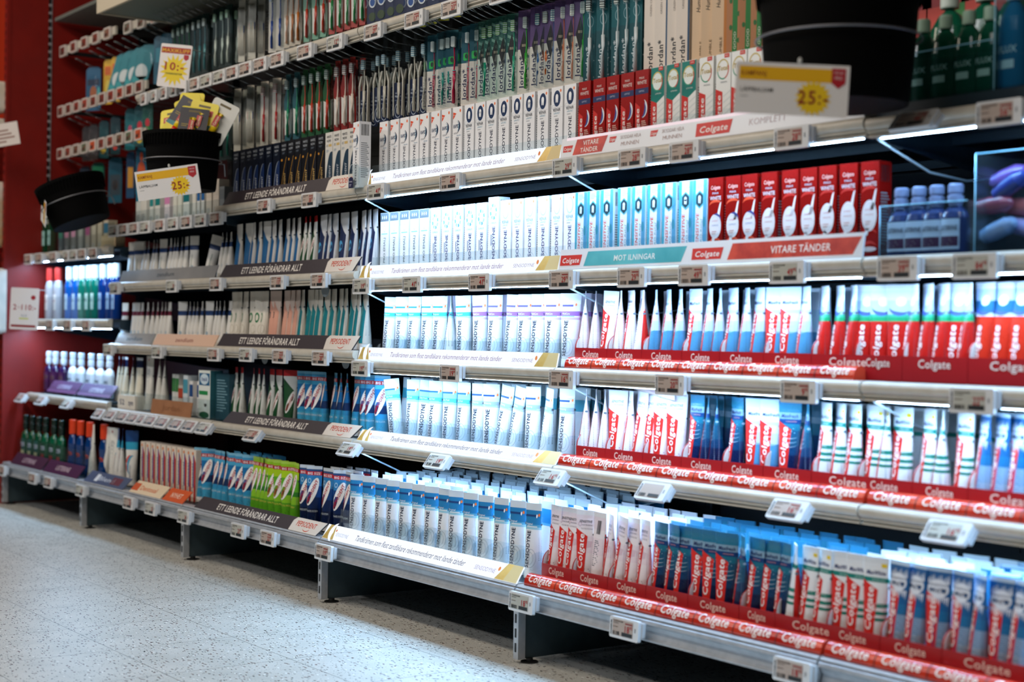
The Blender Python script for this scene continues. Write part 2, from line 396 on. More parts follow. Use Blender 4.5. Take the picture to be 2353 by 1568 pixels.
for bay, rows in ZR.items():
    x0, x1 = bay + 0.003, bay + 0.997
    if bay == 3: x1 = 3.997
    for r, zr in rows.items():
        t = empty('shelf', (bay + .5, YF, zr))
        led_txt = 'with white light strip' if (bay, r) in LEDS else 'with grey front rail'
        tag(t, f'dark metal shelf {led_txt}, {ROWN[r]}, {BAYN[bay]}', 'shelf', 'shelves of the wall unit')
        def S(nm, gg):
            gg.shift(-(bay + .5), -YF, -zr); o = gg.obj(nm, t); return o
        if r < 6:
            g = G(); g.prism_x(rail_profile(zr), x0, x1, RAIL(), False); S('price_rail', g)
            d0 = YF + .012
            if r > 1:
                g = G(); g.box(x0, x1, d0, YB - .01, zr - .014, zr - .002, SHELF())
                g.box(x0, x1, d0, d0 + .004, zr - .04, zr - .014, SHELF()); g.box(x0, x1, YB - .04, YB - .034, zr - .045, zr - .014, SHELF())
                g.box(x0, x1, YF + .25, YF + .256, zr - .034, zr - .014, SHELF()); S('board', g)
                for xx in (x0, x1 - .004):
                    g = G(); g.prism_x([(d0 + .03, zr - .014), (YB, zr - .014), (YB, zr - .115), (YB - .12, zr - .10), (d0 + .03, zr - .042)], xx, xx + .004, SHELF()); S('bracket', g)
            if (bay, r) in LEDS:
                g = G(); g.box(x0 + .02, x1 - .02, YF + .012, YF + .024, zr - .0402, zr - .0394, METAL())
                S('strip_holder', g)
                g = G(); zl = zr - .0408
                g.add([(x0 + .02, YF + .012, zl), (x1 - .02, YF + .012, zl), (x1 - .02, YF + .019, zl - .0005), (x0 + .02, YF + .019, zl - .0005)], [(0, 1, 2, 3)], led('led_strip_light' + str(LEDS[(bay, r)]), LEDCOL, 175 * LEDS[(bay, r)]))
                S('light_strip', g)
        else:
            P = [(YBOT + .02, zr), (YBOT + .004, zr - .001), (YBOT, zr - .005), (YBOT + .004, zr - .008), (YBOT - .004, zr - .011), (YBOT - .006, zr - .018), (YBOT + .004, zr - .024),
                 (YBOT + .010, zr - .036), (YBOT + .006, zr - .050), (YBOT - .001, zr - .054), (YBOT - .001, zr - .057), (YBOT + .03, zr - .057), (YBOT + .03, zr)]
            g = G(); g.prism_x(P, x0, x1, METAL()); S('price_rail', g)
            g = G(); g.box(x0, x1, YBOT + .03, YB - .01, zr - .014, zr - .002, SHELF()); S('board', g)
    # back panel of the bay
    g = G(); g.box(bay + .004, bay + .996, YB, YB + .012, 0.0, 2.5, DARKRED() if bay == -2 else BACK())
    for k in range(28): g.box(bay + .004, bay + .996, YB - .002, YB, .1 + k * .085, .102 + k * .085, DARKRED() if bay == -2 else BACK())
    tag(g.obj('back_panel'), f'{"dark red" if bay == -2 else "black"} metal back panel behind the {BAYN[bay]}', 'back panel', 'back panels of the wall unit')
def slots(g, x, y, z0, z1, mt, pitch=.05, w=.006, h=.028):
    z = z0
    while z < z1: g.box(x - w / 2, x + w / 2, y - .001, y + .001, z, z + h, mt); z += pitch
UPR = ['leftmost', 'second from left', 'third from left', 'fourth from left', 'fifth from left', 'rightmost']
for k, x in enumerate((-2, -1, 0, 1, 2, 3)):
    t = empty('base_foot', (x, YBOT, 0))
    tag(t, f'grey metal base foot plate standing on the floor, {UPR[k]}', 'shelving foot', 'base feet under the bottom shelf')
    g = G(); g.box(-.010, .010, .002, .024, .010, .140, METAL()); 
    for j in range(3): g.box(-.003, .002, .0005, .0035, .028 + j * .036, .050 + j * .036, '#050505')
    g.obj('front_post', t)
    g = G(); g.prism_x([(.024, .010), (.60, .010), (.60, .139), (.024, .139)], -.004, .004, grain('foot_plate_paint', '#3c4c52', '#43545a', 20, .45)); g.obj('side_plate', t)
    g = G(); g.lathe([(.022, 0), (.022, .003), (.009, .006), (.009, .011)], '#101010', .006, .04); g.obj('levelling_foot', t)
    g = G(); g.box(x - .022, x + .022, YB - .03, YB - .002, 0, 2.5, BACK()); slots(g, x - .008, YB - .031, .2, 2.4, '#020203'); slots(g, x + .008, YB - .031, .2, 2.4, '#020203')
    tag(g.obj('shelf_upright'), f'dark slotted upright at the back of the shelving, {UPR[k]}', 'upright', 'rear uprights of the wall unit')

# red gable that closes the unit at the far left
t = empty('end_panel', (-2.026, 2.25, 0)); tag(t, 'tall red metal end panel closing the shelving at the far left', 'end panel')
g = G(); g.box(-.02, 0, .006, .65, 0, 2.6, REDP()); g.obj('panel', t)
g = G(); g.box(-.032, .002, -.012, .006, 0, 2.6, REDP())
z = .03
while z < 2.5: g.box(-.020, -.012, -.0135, -.0115, z, z + .022, '#1a0202'); z += .04
g.obj('front_post', t)
g = G(); g.box(0, .004, .182, .196, 1.30, 2.6, METAL()); z = 1.31
while z < 2.55: g.box(-.0005, .0055, .1805, .192, z, z + .024, '#070505'); z += .036
g.obj('slotted_strip', t)

# ------------------------------------------------------------------ electronic price tags
TW, TH = 0.098, 0.0465
_tp = {}
def tag_mesh(price, w, red, seed):
    k = (price, w, red)
    if k in _tp: return _tp[k]
    t = empty('price_tag'); e = (w - TW)
    g = G(); g.bev(0, w, 0, .009, -TH, 0, .004, M('#d9dadb', .35)); g.obj('case', t)
    g = G(); sc = '#b3a297' if red else '#b4b4aa'
    fl = lambda x, z: .0006
    g.r4(.011, w - .018, -TH + .006, -.005, sc, 0, fl)
    g.r4(.0035, .0085, -TH + .006, -.006, '#c8cacc', 1, fl)
    g2 = random.Random(seed); z = -TH + .007
    while z < -.008:
        h = g2.choice((.0006, .0012, .0020)); g.r4(.004, .008, z, z + h, '#16181a', 2, fl); z += h + .0011
    pw = min(.032, w * .34)
    if price:
        a, b = (price.split(',') + [''])[:2]; pc = '#a5121a'
        wb = .0095 if b else 0
        g.text(a, w - .0195 - wb, -.0225, .0145, pc, bold=.03, w=.0155 if len(a) > 1 else .008, lv=3, surf=fl, al='r')
        if b: g.text(b, w - .0195, -.018, .0072, pc, bold=.02, w=.0085, lv=3, surf=fl, al='r')
        if red and w > .08: g.r4(w - .044, w - .0195, -.0125, -.0095, '#8d2a2c', 2, fl)
        g.text('TANDKRÄM', .012, -.0085, .0034, '#151515', w=min(.034, w * .36), lv=2, surf=fl, bold=.03, al='l')
        g.r4(.012, .012 + w * .2, -.0135, -.0125, '#44423f', 2, fl)
        if w > .08: g.r4(.012, .030, -.0220, -.0205, '#6a5a52', 2, fl)
    g.bars(.0125, .0125 + pw * .75, -TH + .007, -TH + .0155, 11, '#1d1f20', 2, fl, seed)
    g.r4(w * .5 - .006, w - .0195, -TH + .007, -TH + .0155, '#23282c', 2, fl)
    g.r4(w - .012, w - .0085, -.026, -.017, '#8d9092', 1, fl)
    g.obj('screen', t)
    g = G(); g.box(w - .03, w + .004, .0092, .018, -.036, -.004, M('#c9ccd0', .3)); g.obj('clip', t)
    _tp[k] = Proto(t)
    return _tp[k]
def ptag(X, Z, Y, price, label, tilt=0, w=TW, red=True, group=None):
    p = tag_mesh(price, w, red, int(1000 * X) % 97)
    return p.place((X, Y, Z), (math.radians(tilt), 0, 0), label, 'price tag', group)
# (column of its left edge in the photo, price)
TAGS = {
 (0, 1): [(434, '14'), (459, '14'), (489, '19'), (518, '24'), (548, '24'), (581, '29'), (620, '17'), (682, '19'), (750, '12,95'), (836, '29,95'), (929, '17,95')],
 (1, 1): [(1013, '23,95'), (1124, '23,95')],
 (-1, 2): [(249, '35'), (272, '35'), (296, '29'), (321, '32'), (355, '30'), (384, '25'), (415, '25'), (447, '29'), (481, '22')],
 (0, 2): [(590, '30,95'), (692, '30,95')], (1, 2): [(843, '41,95'), (1010, '41,95'), (1269, '29,95')],
 (2, 2): [(1420, '28,95'), (1537, '28,95'), (1778, '28,95')], (3, 2): [(2063, '46,95'), (2242, '56,95')],
 (-2, 3): [(50, '35'), (80, '35'), (112, '29'), (144, '25'), (159, '39'), (178, '39'), (203, '45')],
 (-1, 3): [(252, '37'), (381, '29'), (481, '25')], (0, 3): [(620, '13,95'), (713, '18,95')],
 (1, 3): [(810, '19,95'), (924, '41,95'), (1076, '41,95'), (1261, '29,95')], (2, 3): [(1418, '29,95'), (1558, '49,95'), (1767, '49,95')],
 (3, 3): [(2015, '39,95'), (2187, '84,95')],
 (-2, 4): [(48, '45'), (104, '39'), (145, '37'), (187, '37')], (-1, 4): [(237, '31'), (348, '31'), (476, '32')],
 (0, 4): [(549, '20,95'), (625, '22,95'), (716, '20,95')], (1, 4): [(807, '19,90'), (1010, '19,90'), (1261, '16,95')],
 (2, 4): [(1505, '20,95'), (1793, '9,95')], (3, 4): [(2181, '22,95')],
 (-2, 5): [(35, '39'), (91, '35'), (150, '35')],
 (-1, 5): [(223, '35'), (250, '38'), (277, '34'), (301, '30'), (325, '22'), (341, '29'), (368, '22'), (400, '28'), (430, '37'), (462, '20')],
 (0, 5): [(572, '25,95')], (1, 5): [(789, '19,95'), (990, '19,90'), (1245, '16,95')], (2, 5): [(1477, ''), (1780, '16,95')], (3, 5): [(2136, '16,95')],
 (-2, 6): [(-5, '29'), (65, '39'), (101, '35')], (-1, 6): [(174, '39'), (283, '25'), (333, '25'), (408, '24')],
 (0, 6): [(531, '21,95'), (598, '22,95'), (724, '19,95')], (1, 6): [(1170, '18,95')], (2, 6): [(1402, '18,95'), (1777, '18,95')]}
for (bay, r), lst in TAGS.items():
    zr = ZR[bay][r]; tilt = 0; Y = YF - .028; zt = zr - .004; w = TW
    if r == 5: tilt = -38; Y = YF - .040; zt = zr - .004
    if r == 6: Y = YBOT - .026; zt = zr - .012; tilt = -3
    if r == 1: zt = zr - .012
    for i, (px, pr) in enumerate(lst):
        X = max(-2.0, XA(px, Y, zt - .02)); tt = tilt; w = TW
        if (bay, r) in ((-1, 2), (-1, 5), (0, 1), (-2, 3)) and i + 1 < len(lst):
            gap = XA(lst[i + 1][0], Y, zt - .02) - X
            w = min(TW, max(.055, gap - .006))
        if bay == 3 and r == 2 and i == 0: tt = -42
        if (bay, r) == (-2, 5): tt = -38
        nm = f'showing {pr.split(",")[0]}' if pr else 'with whitened screen'
        rn = {1: 'on the top rail', 2: 'on the second rail', 3: 'on the third rail', 4: 'on the fourth rail', 5: 'on the fifth rail', 6: 'on the bottom rail'}[r]
        ptag(X, zt, Y, pr, f'white shelf price tag {nm}, {od(i, len(lst))} {rn}, {BAYN[bay]}', tt, w, (int(px) % 3) != 0, 'electronic price tags on the rails')

# ------------------------------------------------------------------ banners on the shelf fronts
def banner_root(bay, r, desc, group):
    t = empty('shelf_banner', (bay, 0, 0))
    return tag(t, f'{desc}, {ROWN[r]}, {BAYN[bay]}', 'shelf banner', group)
def lean(g, Y, zr, ang, dz=.0):
    """tilt a flat strip drawn in XZ (z from 0) back by ang about its foot and set it on the rail"""
    a = math.radians(ang); ca, sa = math.cos(a), math.sin(a)
    g.v = [(x, Y + y * ca + z * sa, zr + dz + z * ca - y * sa) for x, y, z in g.v]
    return g
WHITE_LIT = lambda: led('backlit_banner_white', '#eef6ff', 1.15)
GOLD = lambda: grain('gold_print', '#c79a3a', '#e6c878', 14, .35, .2, 0, (1, 6, 1))
def sens_banner(r):
    zr = ZR[1][r]; bot = r == 6; Y = (YBOT if bot else YF) + .004; hgt = .046 if bot else .037; ang = 32 if r >= 5 else 12
    t = banner_root(1, r, 'white backlit banner with thin slanted lettering and gold corners', 'white backlit banners')
    g = G(); g.box(.006, .994, 0, .004, .0, hgt, WHITE_LIT())
    g.q4(((.006, 0), (.070, 0), (.055, hgt), (.022, hgt)), GOLD(), 1); g.cres(.062, hgt / 2, .03, .022, WHITE_LIT(), 90, 270, 2)
    g.q4(((.900, 0), (.994, 0), (.994, hgt), (.930, hgt)), GOLD(), 1); g.q4(((.938, 0), (.994, 0), (.994, hgt), (.955, hgt)), '#d9c58e', 2)
    c = '#8c5f93' if r < 5 else '#3a3358'
    g.text('Tandkrämen som flest tandläkare rekommenderar mot ilande tänder', .19, hgt * .48, hgt * .40, c, shear=.28, w=.565, al='l', bold=-.004)
    g.text('SENSODYNE', .075, hgt * .42, hgt * .26, '#b7b3cf', shear=.1, w=.07, al='l'); g.text('SENSODYNE', .80, hgt * .42, hgt * .27, '#a58fb6', shear=.1, w=.092, al='l', bold=-.004)
    g.ell(.068, hgt * .66, .004, .004, '#f07a3a', 2); g.ell(.905, hgt * .6, .005, .006, '#f0893f', 3)
    g.obj('panel', t); lean_obj(t, Y, zr, ang)
def lean_obj(t, Y, zr, ang):
    t.location = (t.location.x, Y, zr); t.rotation_euler = (-math.radians(ang), 0, 0)
for r in (2, 3, 4, 5, 6): sens_banner(r)
def pep_banner(r):
    zr = ZR[0][r]; Y = (YBOT if r == 6 else YF) + .004; hgt = .045; ang = 30 if r >= 5 else 14
    x0 = {2: .04, 3: .02, 4: .01, 5: .06, 6: .09}[r]
    t = banner_root(0, r, 'charcoal banner with bold white slanted lettering and white end', 'charcoal banners')
    g = G(); g.prism_y([(x0, 0), (.965, 0), (1.0, hgt), (x0 + .03, hgt)], 0, .004, M('#3b3338', .5))
    g.text('ETT LEENDE FÖRÄNDRAR ALLT', x0 + .17, hgt * .48, hgt * .52, '#ece6de', shear=.2, w=.44, al='l', bold=.022, lv=1); g.obj('panel', t)
    g = G(); pts = [(.79, 0), (.965, 0), (1.0, hgt), (.815, hgt), (.797, hgt * .75)]; g.prism_y(pts, -.001, 0, M('#e4dcd2', .4))
    g.text('PEPSODENT', .825, hgt * .60, hgt * .40, '#d8401c', shear=.2, w=.125, al='l', bold=.01, lv=6)
    g.cres(.895, hgt * .36, .022, .004, M('#d8401c'), 200, 350, 6, ky=.55)
    g.obj('white_end', t); lean_obj(t, Y, zr, ang)
for r in (2, 3, 4, 5, 6): pep_banner(r)
def col_flat(r):
    zr = ZR[2][r]; t = banner_root(2, r, 'white front strip with coloured campaign lettering', 'white campaign strips')
    hgt = .050; g = G(); g.box(.0, .99, 0, .004, 0, hgt, M('#e9edf4', .3)); 
    if r == 2:
        g.box(.02, .99, -.0005, .0, hgt * .86, hgt, led('backlit_strip', '#ffe9ee', .9))
    TL = grain('teal_print', '#2f9fae', '#62c5cf', 6, .35); RD = grain('red_glitter_print', '#b3251b', '#d8452f', 30, .35)
    def logo(x, w, h=.026, z=.022):
        g.q4(((x, z - h / 2), (x + w - .006, z - h / 2), (x + w, z + h / 2), (x, z + h / 2)), '#d3281e', 2); g.text('Colgate', x + w / 2, z, h * .5, '#f6f2f0', bold=.025, shear=.15, w=w * .78, lv=3)
    if r == 3:
        logo(.005, .085); g.q4(((.10, .006), (.455, .006), (.47, .042), (.112, .042)), TL, 1); g.text('MOT ILNINGAR', .29, .023, .014, '#f2fafa', w=.15, bold=.02, lv=3)
        logo(.49, .10); g.q4(((.605, .006), (.965, .006), (.985, .042), (.617, .042)), RD, 1); g.text('VITARE TÄNDER', .82, .024, .016, '#fbf0ee', w=.17, bold=.025, lv=3)
    else:
        logo(.010, .038, .016); g.q4(((.05, .004), (.165, .004), (.182, .044), (.062, .044)), RD, 1)
        g.text('VITARE', .118, .032, .012, '#f6ece8', w=.06, bold=.02, lv=3); g.text('TÄNDER', .114, .014, .012, '#f6ece8', w=.068, bold=.02, lv=3)
        for x in (.19, .34):
            logo(x, .026, .014, .03); g.text('SKYDDAR HELA', x + .078, .032, .009, '#b9a9a6', w=.075, lv=3); g.text('MUNNEN', x + .078, .016, .010, '#b9a4a2', w=.065, lv=3)
        logo(.497, .115, .030); g.text('KOMPLETT', .72, .024, .015, '#cfc3c9', w=.11, lv=3)
    g.obj('panel', t); lean_obj(t, YF + .002, zr, 8)
col_flat(2); col_flat(3)
def roll_banner(bay, r, xs, xe, n, lab):
    """a long half-round roll strip printed with the same wordmark again and again"""
    zr = ZR[bay][r]; t = banner_root(bay, r, lab, 'rounded red wordmark strips'); Y = (YBOT if r == 6 else YF) + .006; rad = .021
    t.location = (bay, Y, zr)
    RD = grain('red_roll_print', '#b52016', '#d2432a', 12, .16)
    p = (xe - xs) / n
    # cross-section in (y,z)
    arc = [(.004 + rad * (1 - math.cos(a)) , .004 + rad * 1.15 * math.sin(a)) for a in [math.radians(6 + 148 * k / 10) for k in range(11)]]
    g = G(); g.prism_x([(.004, 0)] + arc + [(arc[-1][0], 0)], xs, xe, RD, True)
    for k in range(1, n): g.prism_x([(y - .0006, z + .0004) for y, z in [(.004, 0)] + arc] + [(arc[-1][0], 0)], xs + k * p - .001, xs + k * p + .001, '#4d1310')
    body = g
    # wordmarks wrapped on the roll: local z measures along the arc
    base = G()
    for k in range(n):
        base.text('Colgate', xs + (k + .5) * p, .0, .019, '#f3e4da', bold=.022, shear=.15, w=p * .74, lv=0, fine=True)
    out = []
    for x, y, z in base.v:
        a = math.radians(42) + z / rad
        out.append((x, .004 + rad * (1 - math.cos(a)) - .0006 * math.cos(a), .004 + rad * 1.15 * math.sin(a) + .0006 * math.sin(a)))
    for f in base.f: pass
    b0 = len(body.v); body.v += out; mi_ = body.mi('#f3e4da')
    for f in base.f: body.f.append(tuple(b0 + q for q in f)); body.m.append(mi_); body.sm.append(False)
    body.obj('roll', t)
RL = 'rounded glossy red strip repeating a white wordmark'
roll_banner(2, 4, .02, .965, 9, RL); roll_banner(2, 5, .0, .995, 8, RL); roll_banner(2, 6, .02, .995, 8, RL)
roll_banner(3, 5, .005, .72, 6, RL); roll_banner(3, 6, .005, .5, 4, RL)
def small_banner(bay, r, x0, x1, desc, col, txt, tc, hgt=.040, ang=30, sub=None, Yo=0.0, dz=0.0, name_row=True):
    t = banner_root(bay, r, desc, None) if name_row else None
    g = G(); g.prism_y([(x0, 0), (x1 - .01, 0), (x1, hgt), (x0 + .008, hgt)], 0, .003, col if not isinstance(col, str) else M(col, .4)); g.text(txt, (x0 + x1) / 2, hgt * .5, hgt * .38, tc, w=min(.16, (x1 - x0) * .5), lv=1, bold=.015)
    if sub:
        for (a, b, c) in sub: g.r4(x0 + (x1 - x0) * a, x0 + (x1 - x0) * b, hgt * .2, hgt * .8, c, 1)
    g.obj('panel', t); lean_obj(t, (YBOT if r == 6 else YF) + .004 + Yo, ZR[bay][r] + dz, ang)
small_banner(-1, 3, .08, .99, 'silver grey banner with small dark wordmark', grain('silver_banner', '#a8a8aa', '#c4c2c0', 5, .28, .5), 'zendium', '#39424a', .045, 14)
small_banner(-1, 4, .04, .42, 'silver banner with blue drawings', grain('silver_banner', '#a8a8aa', '#c4c2c0', 5, .28, .5), 'zendium', '#31526e', .045, 22)
small_banner(-1, 4, .43, .99, 'pale peach banner with small wordmark', '#dcb79e', 'zendium', '#8c4b42', .045, 22)
small_banner(-1, 6, .02, .44, 'slate blue banner with small white and red print', '#4c5876', 'Blend', '#c9d3e6', .055, 42, ((.22, .3, '#dfe5ee'), (.62, .85, '#6d3440')))
small_banner(-1, 6, .50, .80, 'cream and orange banner', '#e8d3b4', 'Dentosal', '#d2602c', .055, 42, ((.0, .2, '#cf5a28'),))
small_banner(-1, 6, .81, .995, 'orange banner', '#d4571f', 'NYHET', '#f0d9c4', .055, 42)
small_banner(-2, 6, .10, .52, 'left dark plum banner', '#47263a', 'LISTERINE', '#c2a5ac', .060, 34); small_banner(-2, 6, .53, .95, 'right dark plum banner', '#4a2340', 'LISTERINE', '#c9adb0', .060, 34)
small_banner(-2, 5, .18, .55, 'left pale purple banner', '#6f4a72', 'LISTERINE', '#d9c6de', .060, 34, dz=.012, Yo=.02); small_banner(-2, 5, .56, .95, 'right pale purple banner', '#775d84', 'LISTERINE', '#e6dcec', .060, 34, dz=.012, Yo=.02)
small_banner(-1, 5, .42, .80, 'brown card fence', grain('brown_card', '#9c6a48', '#ad7a55', 10, .6), 'Jordan', '#8a5a3c', .055, 4)

# clear fences behind the banners
for bay, r, h, x0, x1 in ((1, 2, .062, .01, .99), (1, 3, .062, .01, .99), (1, 4, .062, .05, .99), (1, 5, .066, .03, .99), (1, 6, .085, .03, .97), (2, 2, .066, .0, .82), (2, 3, .068, .0, .975),
                          (-2, 3, .10, .15, .95), (-2, 4, .10, .1, .95), (-2, 5, .105, .1, .96), (-2, 6, .11, .05, .98), (-1, 5, .07, .05, .98), (-1, 2, .05, .15, .95)):
    Y = (YBOT + .052 if r == 6 else YF + .030); zr = ZR[bay][r]
    g = G(); g.box(x0 + bay, x1 + bay, Y, Y + .002, zr - .001, zr + h, ACR())
    tag(g.obj('clear_fence'), f'clear plastic fence in front of the goods, {ROWN[r]}, {BAYN[bay]}', 'clear fence', 'clear plastic fences')

# ------------------------------------------------------------------ cartons
CW, CD, CH = 0.0475, 0.038, 0.198
NAVY = '#0e1f46'; INK = '#14183a'
def carton_base(col, side='#d9dce0', code=True, w=CW, d=CD, h=CH, rough=.35):
    g = G(); g.box(-w / 2, w / 2, 0, d, 0, h, M(col, rough))
    if code:     # side printing: barcode and small print on the +X side
        s = len(g.v); g.bars(.006, d - .006, h - .042, h - .008, 16, '#15181c', 1); g.lines(.006, d - .006, .03, h - .06, 18, '#8b9095', 1)
        for i in range(s, len(g.v)):
            x, y, z = g.v[i]; g.v[i] = (w / 2 - y, x, z)
    return g
def sens_word(g, x, z, w=.118, h=.0125, c=INK): g.text('SENSODYNE', x, z, h, c, rot=90, w=w, bold=.006)
def tooth(g, x, z, s, c='#e9eef4', lv=4):
    g.ell(x, z + s * .35, s * .42, s * .5, c, lv); g.q4(((x - s * .36, z - s * .75), (x - s * .08, z - s * .75), (x + s * .05, z + .3 * s), (x - s * .42, z + .3 * s)), c, lv)
    g.q4(((x + s * .08, z - s * .8), (x + s * .32, z - s * .8), (x + s * .42, z + .3 * s), (x - .05 * s, z + .3 * s)), c, lv)
def c_rapid():
    g = carton_base('#f2f2f4'); g.q4(((-.022, .165), (-.020, .165), (-.006, .180), (-.022, .184)), '#e4481c', 1); g.text('NEW', -.015, .1755, .004, '#f6e2d8', w=.011, lv=2)
    g.ell(.014, .186, .0035, .0045, '#ef6a2a', 1)
    g.cres(-.004, .143, .019, .006, NAVY, -80, 75, 1, ky=.95); g.cres(-.006, .143, .015, .002, '#3f8fae', -80, 80, 2)
    g.text('RAPID', -.006, .144, .011, '#123a66', shear=.15, w=.027, bold=.01); g.lines(-.018, .014, .122, .127, 2, '#8c9098', 1); g.text('FRESH MINT', .008, .117, .003, '#2f7fa8', w=.02)
    sens_word(g, 0, .060, .106); g.ell(.005, .03, .017, .022, '#c9d2da', 1, inner=.93); g.ell(.003, .03, .011, .016, '#c9d2da', 1, inner=.9)
    return g
def c_repair(light=False):
    g = carton_base('#f2f3f6'); n = '#bccfe6' if light else '#143a66'
    g.ell(0, .168, .0145, .021, n, 1); g.ell(0, .168, .0115, .018, '#e6eef6' if light else '#0d2c55', 2); tooth(g, 0, .168, .0135, '#f4f7fa', 3)
    g.ell(-.014, .146, .008, .006, '#a9b7c6', 1, inner=.9); g.ell(.015, .187, .003, .004, '#f07a3c', 1)
    g.r4(-.0225, .0225, .1445, .145, '#b9c0c8', 1); g.text('REPAIR', 0, .139, .0085, '#6c8fb6' if light else '#39404c', w=.029, bold=.004); g.text('& PROTECT', 0, .130, .0045, '#6fa6bd', w=.024)
    g.lines(-.012, .012, .122, .126, 1, '#a0a4aa', 1); sens_word(g, 0, .063, .108, .013, '#27357a' if light else INK)
    g.ell(.005, .03, .018, .024, '#c7d2dc', 1, inner=.93); g.ell(.004, .03, .012, .017, '#c7d2dc', 1, inner=.9)
    return g
def c_complete():
    g = carton_base('#f2f5f9')
    for k in range(8): g.ell(0, .158, .0165, .022, '#a9cde2' if k % 2 else '#6fa9cc', 1, a0=k * 45, a1=k * 45 + 32, inner=.6, n=5)
    g.text('COMPLETE', 0, .127, .005, '#6b9cb8', w=.028); g.ell(.016, .188, .0025, .0035, '#e9b3a0', 1)
    sens_word(g, .002, .064, .106, .013, '#1c2f7a'); g.r4(-.0105, -.008, .066, .096, '#1f3f86', 1); g.ell(.005, .03, .018, .022, '#c7d6e0', 1, inner=.93)
    return g
def c_emalj():
    g = carton_base('#eef4f8')
    g.q4(((-.0235, .172), (.0235, .172), (.0235, .197), (-.0235, .197)), '#6a747c', 1)
    for k in (-1, 0, 1): g.cres(-.006 + k * .011 + .003, .184, .0055, .0075, '#f2f6f8', -90, 90, 2)
    g.ell(0, .150, .006, .010, '#b6c6cf', 1, inner=.85); g.r4(-.017, .017, .133, .136, '#8fd0cd', 1)
    g.text('PRO EMALJ', 0, .085, .011, '#4a6472', rot=90, w=.075); g.cres(0, .03, .019, .007, '#2aa7a2', 150, 390, 1, ky=1.2); g.cres(0, .032, .014, .003, '#1c3f78', 160, 380, 2, ky=1.2)
    g.ell(0, .008, .02, .006, '#cfe3ea', 1); return g
def c_optic():
    g = carton_base('#9c110d', rough=.25); g.text('MAX', 0, .179, .006, '#e9d7cf', w=.018); g.text('WHITE', 0, .168, .009, '#f0e3dc', w=.034, bold=.006)
    g.r4(-.0237, .0237, .140, .154, '#16295e', 1); g.text('OPTIC', 0, .147, .0045, '#c9cfe4', w=.02, lv=3)
    g.cres(.004, .105, .017, .009, '#e9f0f8', -95, 70, 2, ky=1.3); g.cres(.002, .103, .0145, .006, '#2b4d9c', -95, 60, 3, ky=1.3)
    g.q4(((-.0235, .0), (-.006, .0), (-.006, .110), (-.0235, .122)), '#cf1f17', 1); g.text('Colgate', -.0145, .062, .0125, '#f4ece9', rot=90, w=.088, bold=.022, shear=.15)
    g.lines(.0, .018, .06, .078, 4, '#e8b8a8', 1); return g
def c_total(green):
    g = carton_base('#eef1f0')
    if green: g.q4(((-.0237, .10), (.0237, .128), (.0237, .197), (-.0237, .197)), grain('teal_carton_print', '#0d6f68', '#15877c', 20, .3), 1)
    g.r4(.003, .019, .188, .197, '#cf2a1e', 2); g.text('NYA', .011, .1925, .004, '#f6e6e0', w=.01, lv=3)
    g.ell(-.001, .163, .019, .023, '#d7c26a' if green else '#c9b24e', 2, inner=.88, a0=20, a1=190); g.ell(-.001, .163, .019, .023, '#2c9a78', 2, inner=.88, a0=190, a1=290); g.ell(-.001, .163, .019, .023, '#cf4a30', 2, inner=.88, a0=290, a1=380)
    if green: g.ell(-.001, .163, .0165, .020, '#e6f1ee', 2)
    g.text('Total', -.001, .166, .011, '#b99a2c', w=.031, bold=.008, lv=4)
    g.text('ACTIVE FRESH' if green else 'ORIGINAL', .003, .134, .0035, '#e8f2f0' if green else '#55606a', w=.022, lv=4)
    g.q4(((-.0237, .0), (-.002, .0), (-.002, .112), (-.0237, .120)), '#d0241a', 2); g.text('Colgate', -.0127, .060, .013, '#f7f0ee', rot=90, w=.090, bold=.022, shear=.15, lv=4)
    for k in range(6): g.q4(((.001, .03 + k * .014), (.0237, .042 + k * .014), (.0237, .044 + k * .014), (.001, .032 + k * .014)), '#cfd8da', 1)
    return g
def c_relief():
    g = carton_base('#dfeaf0'); T = '#3f9fb6'; g.q4(((-.0237, .02), (-.017, .02), (-.013, .197), (-.0237, .197)), T, 1); g.q4(((.010, .06), (.0237, .03), (.0237, .197), (.012, .197)), '#4d93b8', 1)
    g.lines(-.010, .012, .178, .193, 4, '#9fb3bd', 2); g.add([(x, -.0008, z) for x, z in [(.0 + .0165 * math.cos(a), .152 + .021 * math.sin(a)) for a in [PI / 6 + PI / 3 * k for k in range(6)]]], [(5, 4, 3, 2, 1, 0)], '#58aebc')
    g.add([(x, -.0010, z) for x, z in [(.0 + .0135 * math.cos(a), .152 + .0175 * math.sin(a)) for a in [PI / 6 + PI / 3 * k for k in range(6)]]], [(5, 4, 3, 2, 1, 0)], '#14343f')
    tooth(g, 0, .152, .011, '#e8f2f6', 5); g.text('SENSITIVE', -.007, .083, .010, '#d8341c', rot=90, w=.078, shear=.12, bold=.01, lv=3); g.text('PRO-Relief', .006, .078, .006, '#2f7f92', rot=90, w=.06, shear=.1, lv=3)
    g.q4(((-.014, .026), (.002, .026), (.004, .042), (-.010, .042)), '#d8331e', 2); g.text('C', -.005, .034, .009, '#f8eeea', lv=4, rot=90); g.ell(.015, .10, .005, .012, '#2d7f93', 2)
    g.text('Colgate', -.005, .013, .007, '#e8a79c', w=.026, lv=2)
    return g
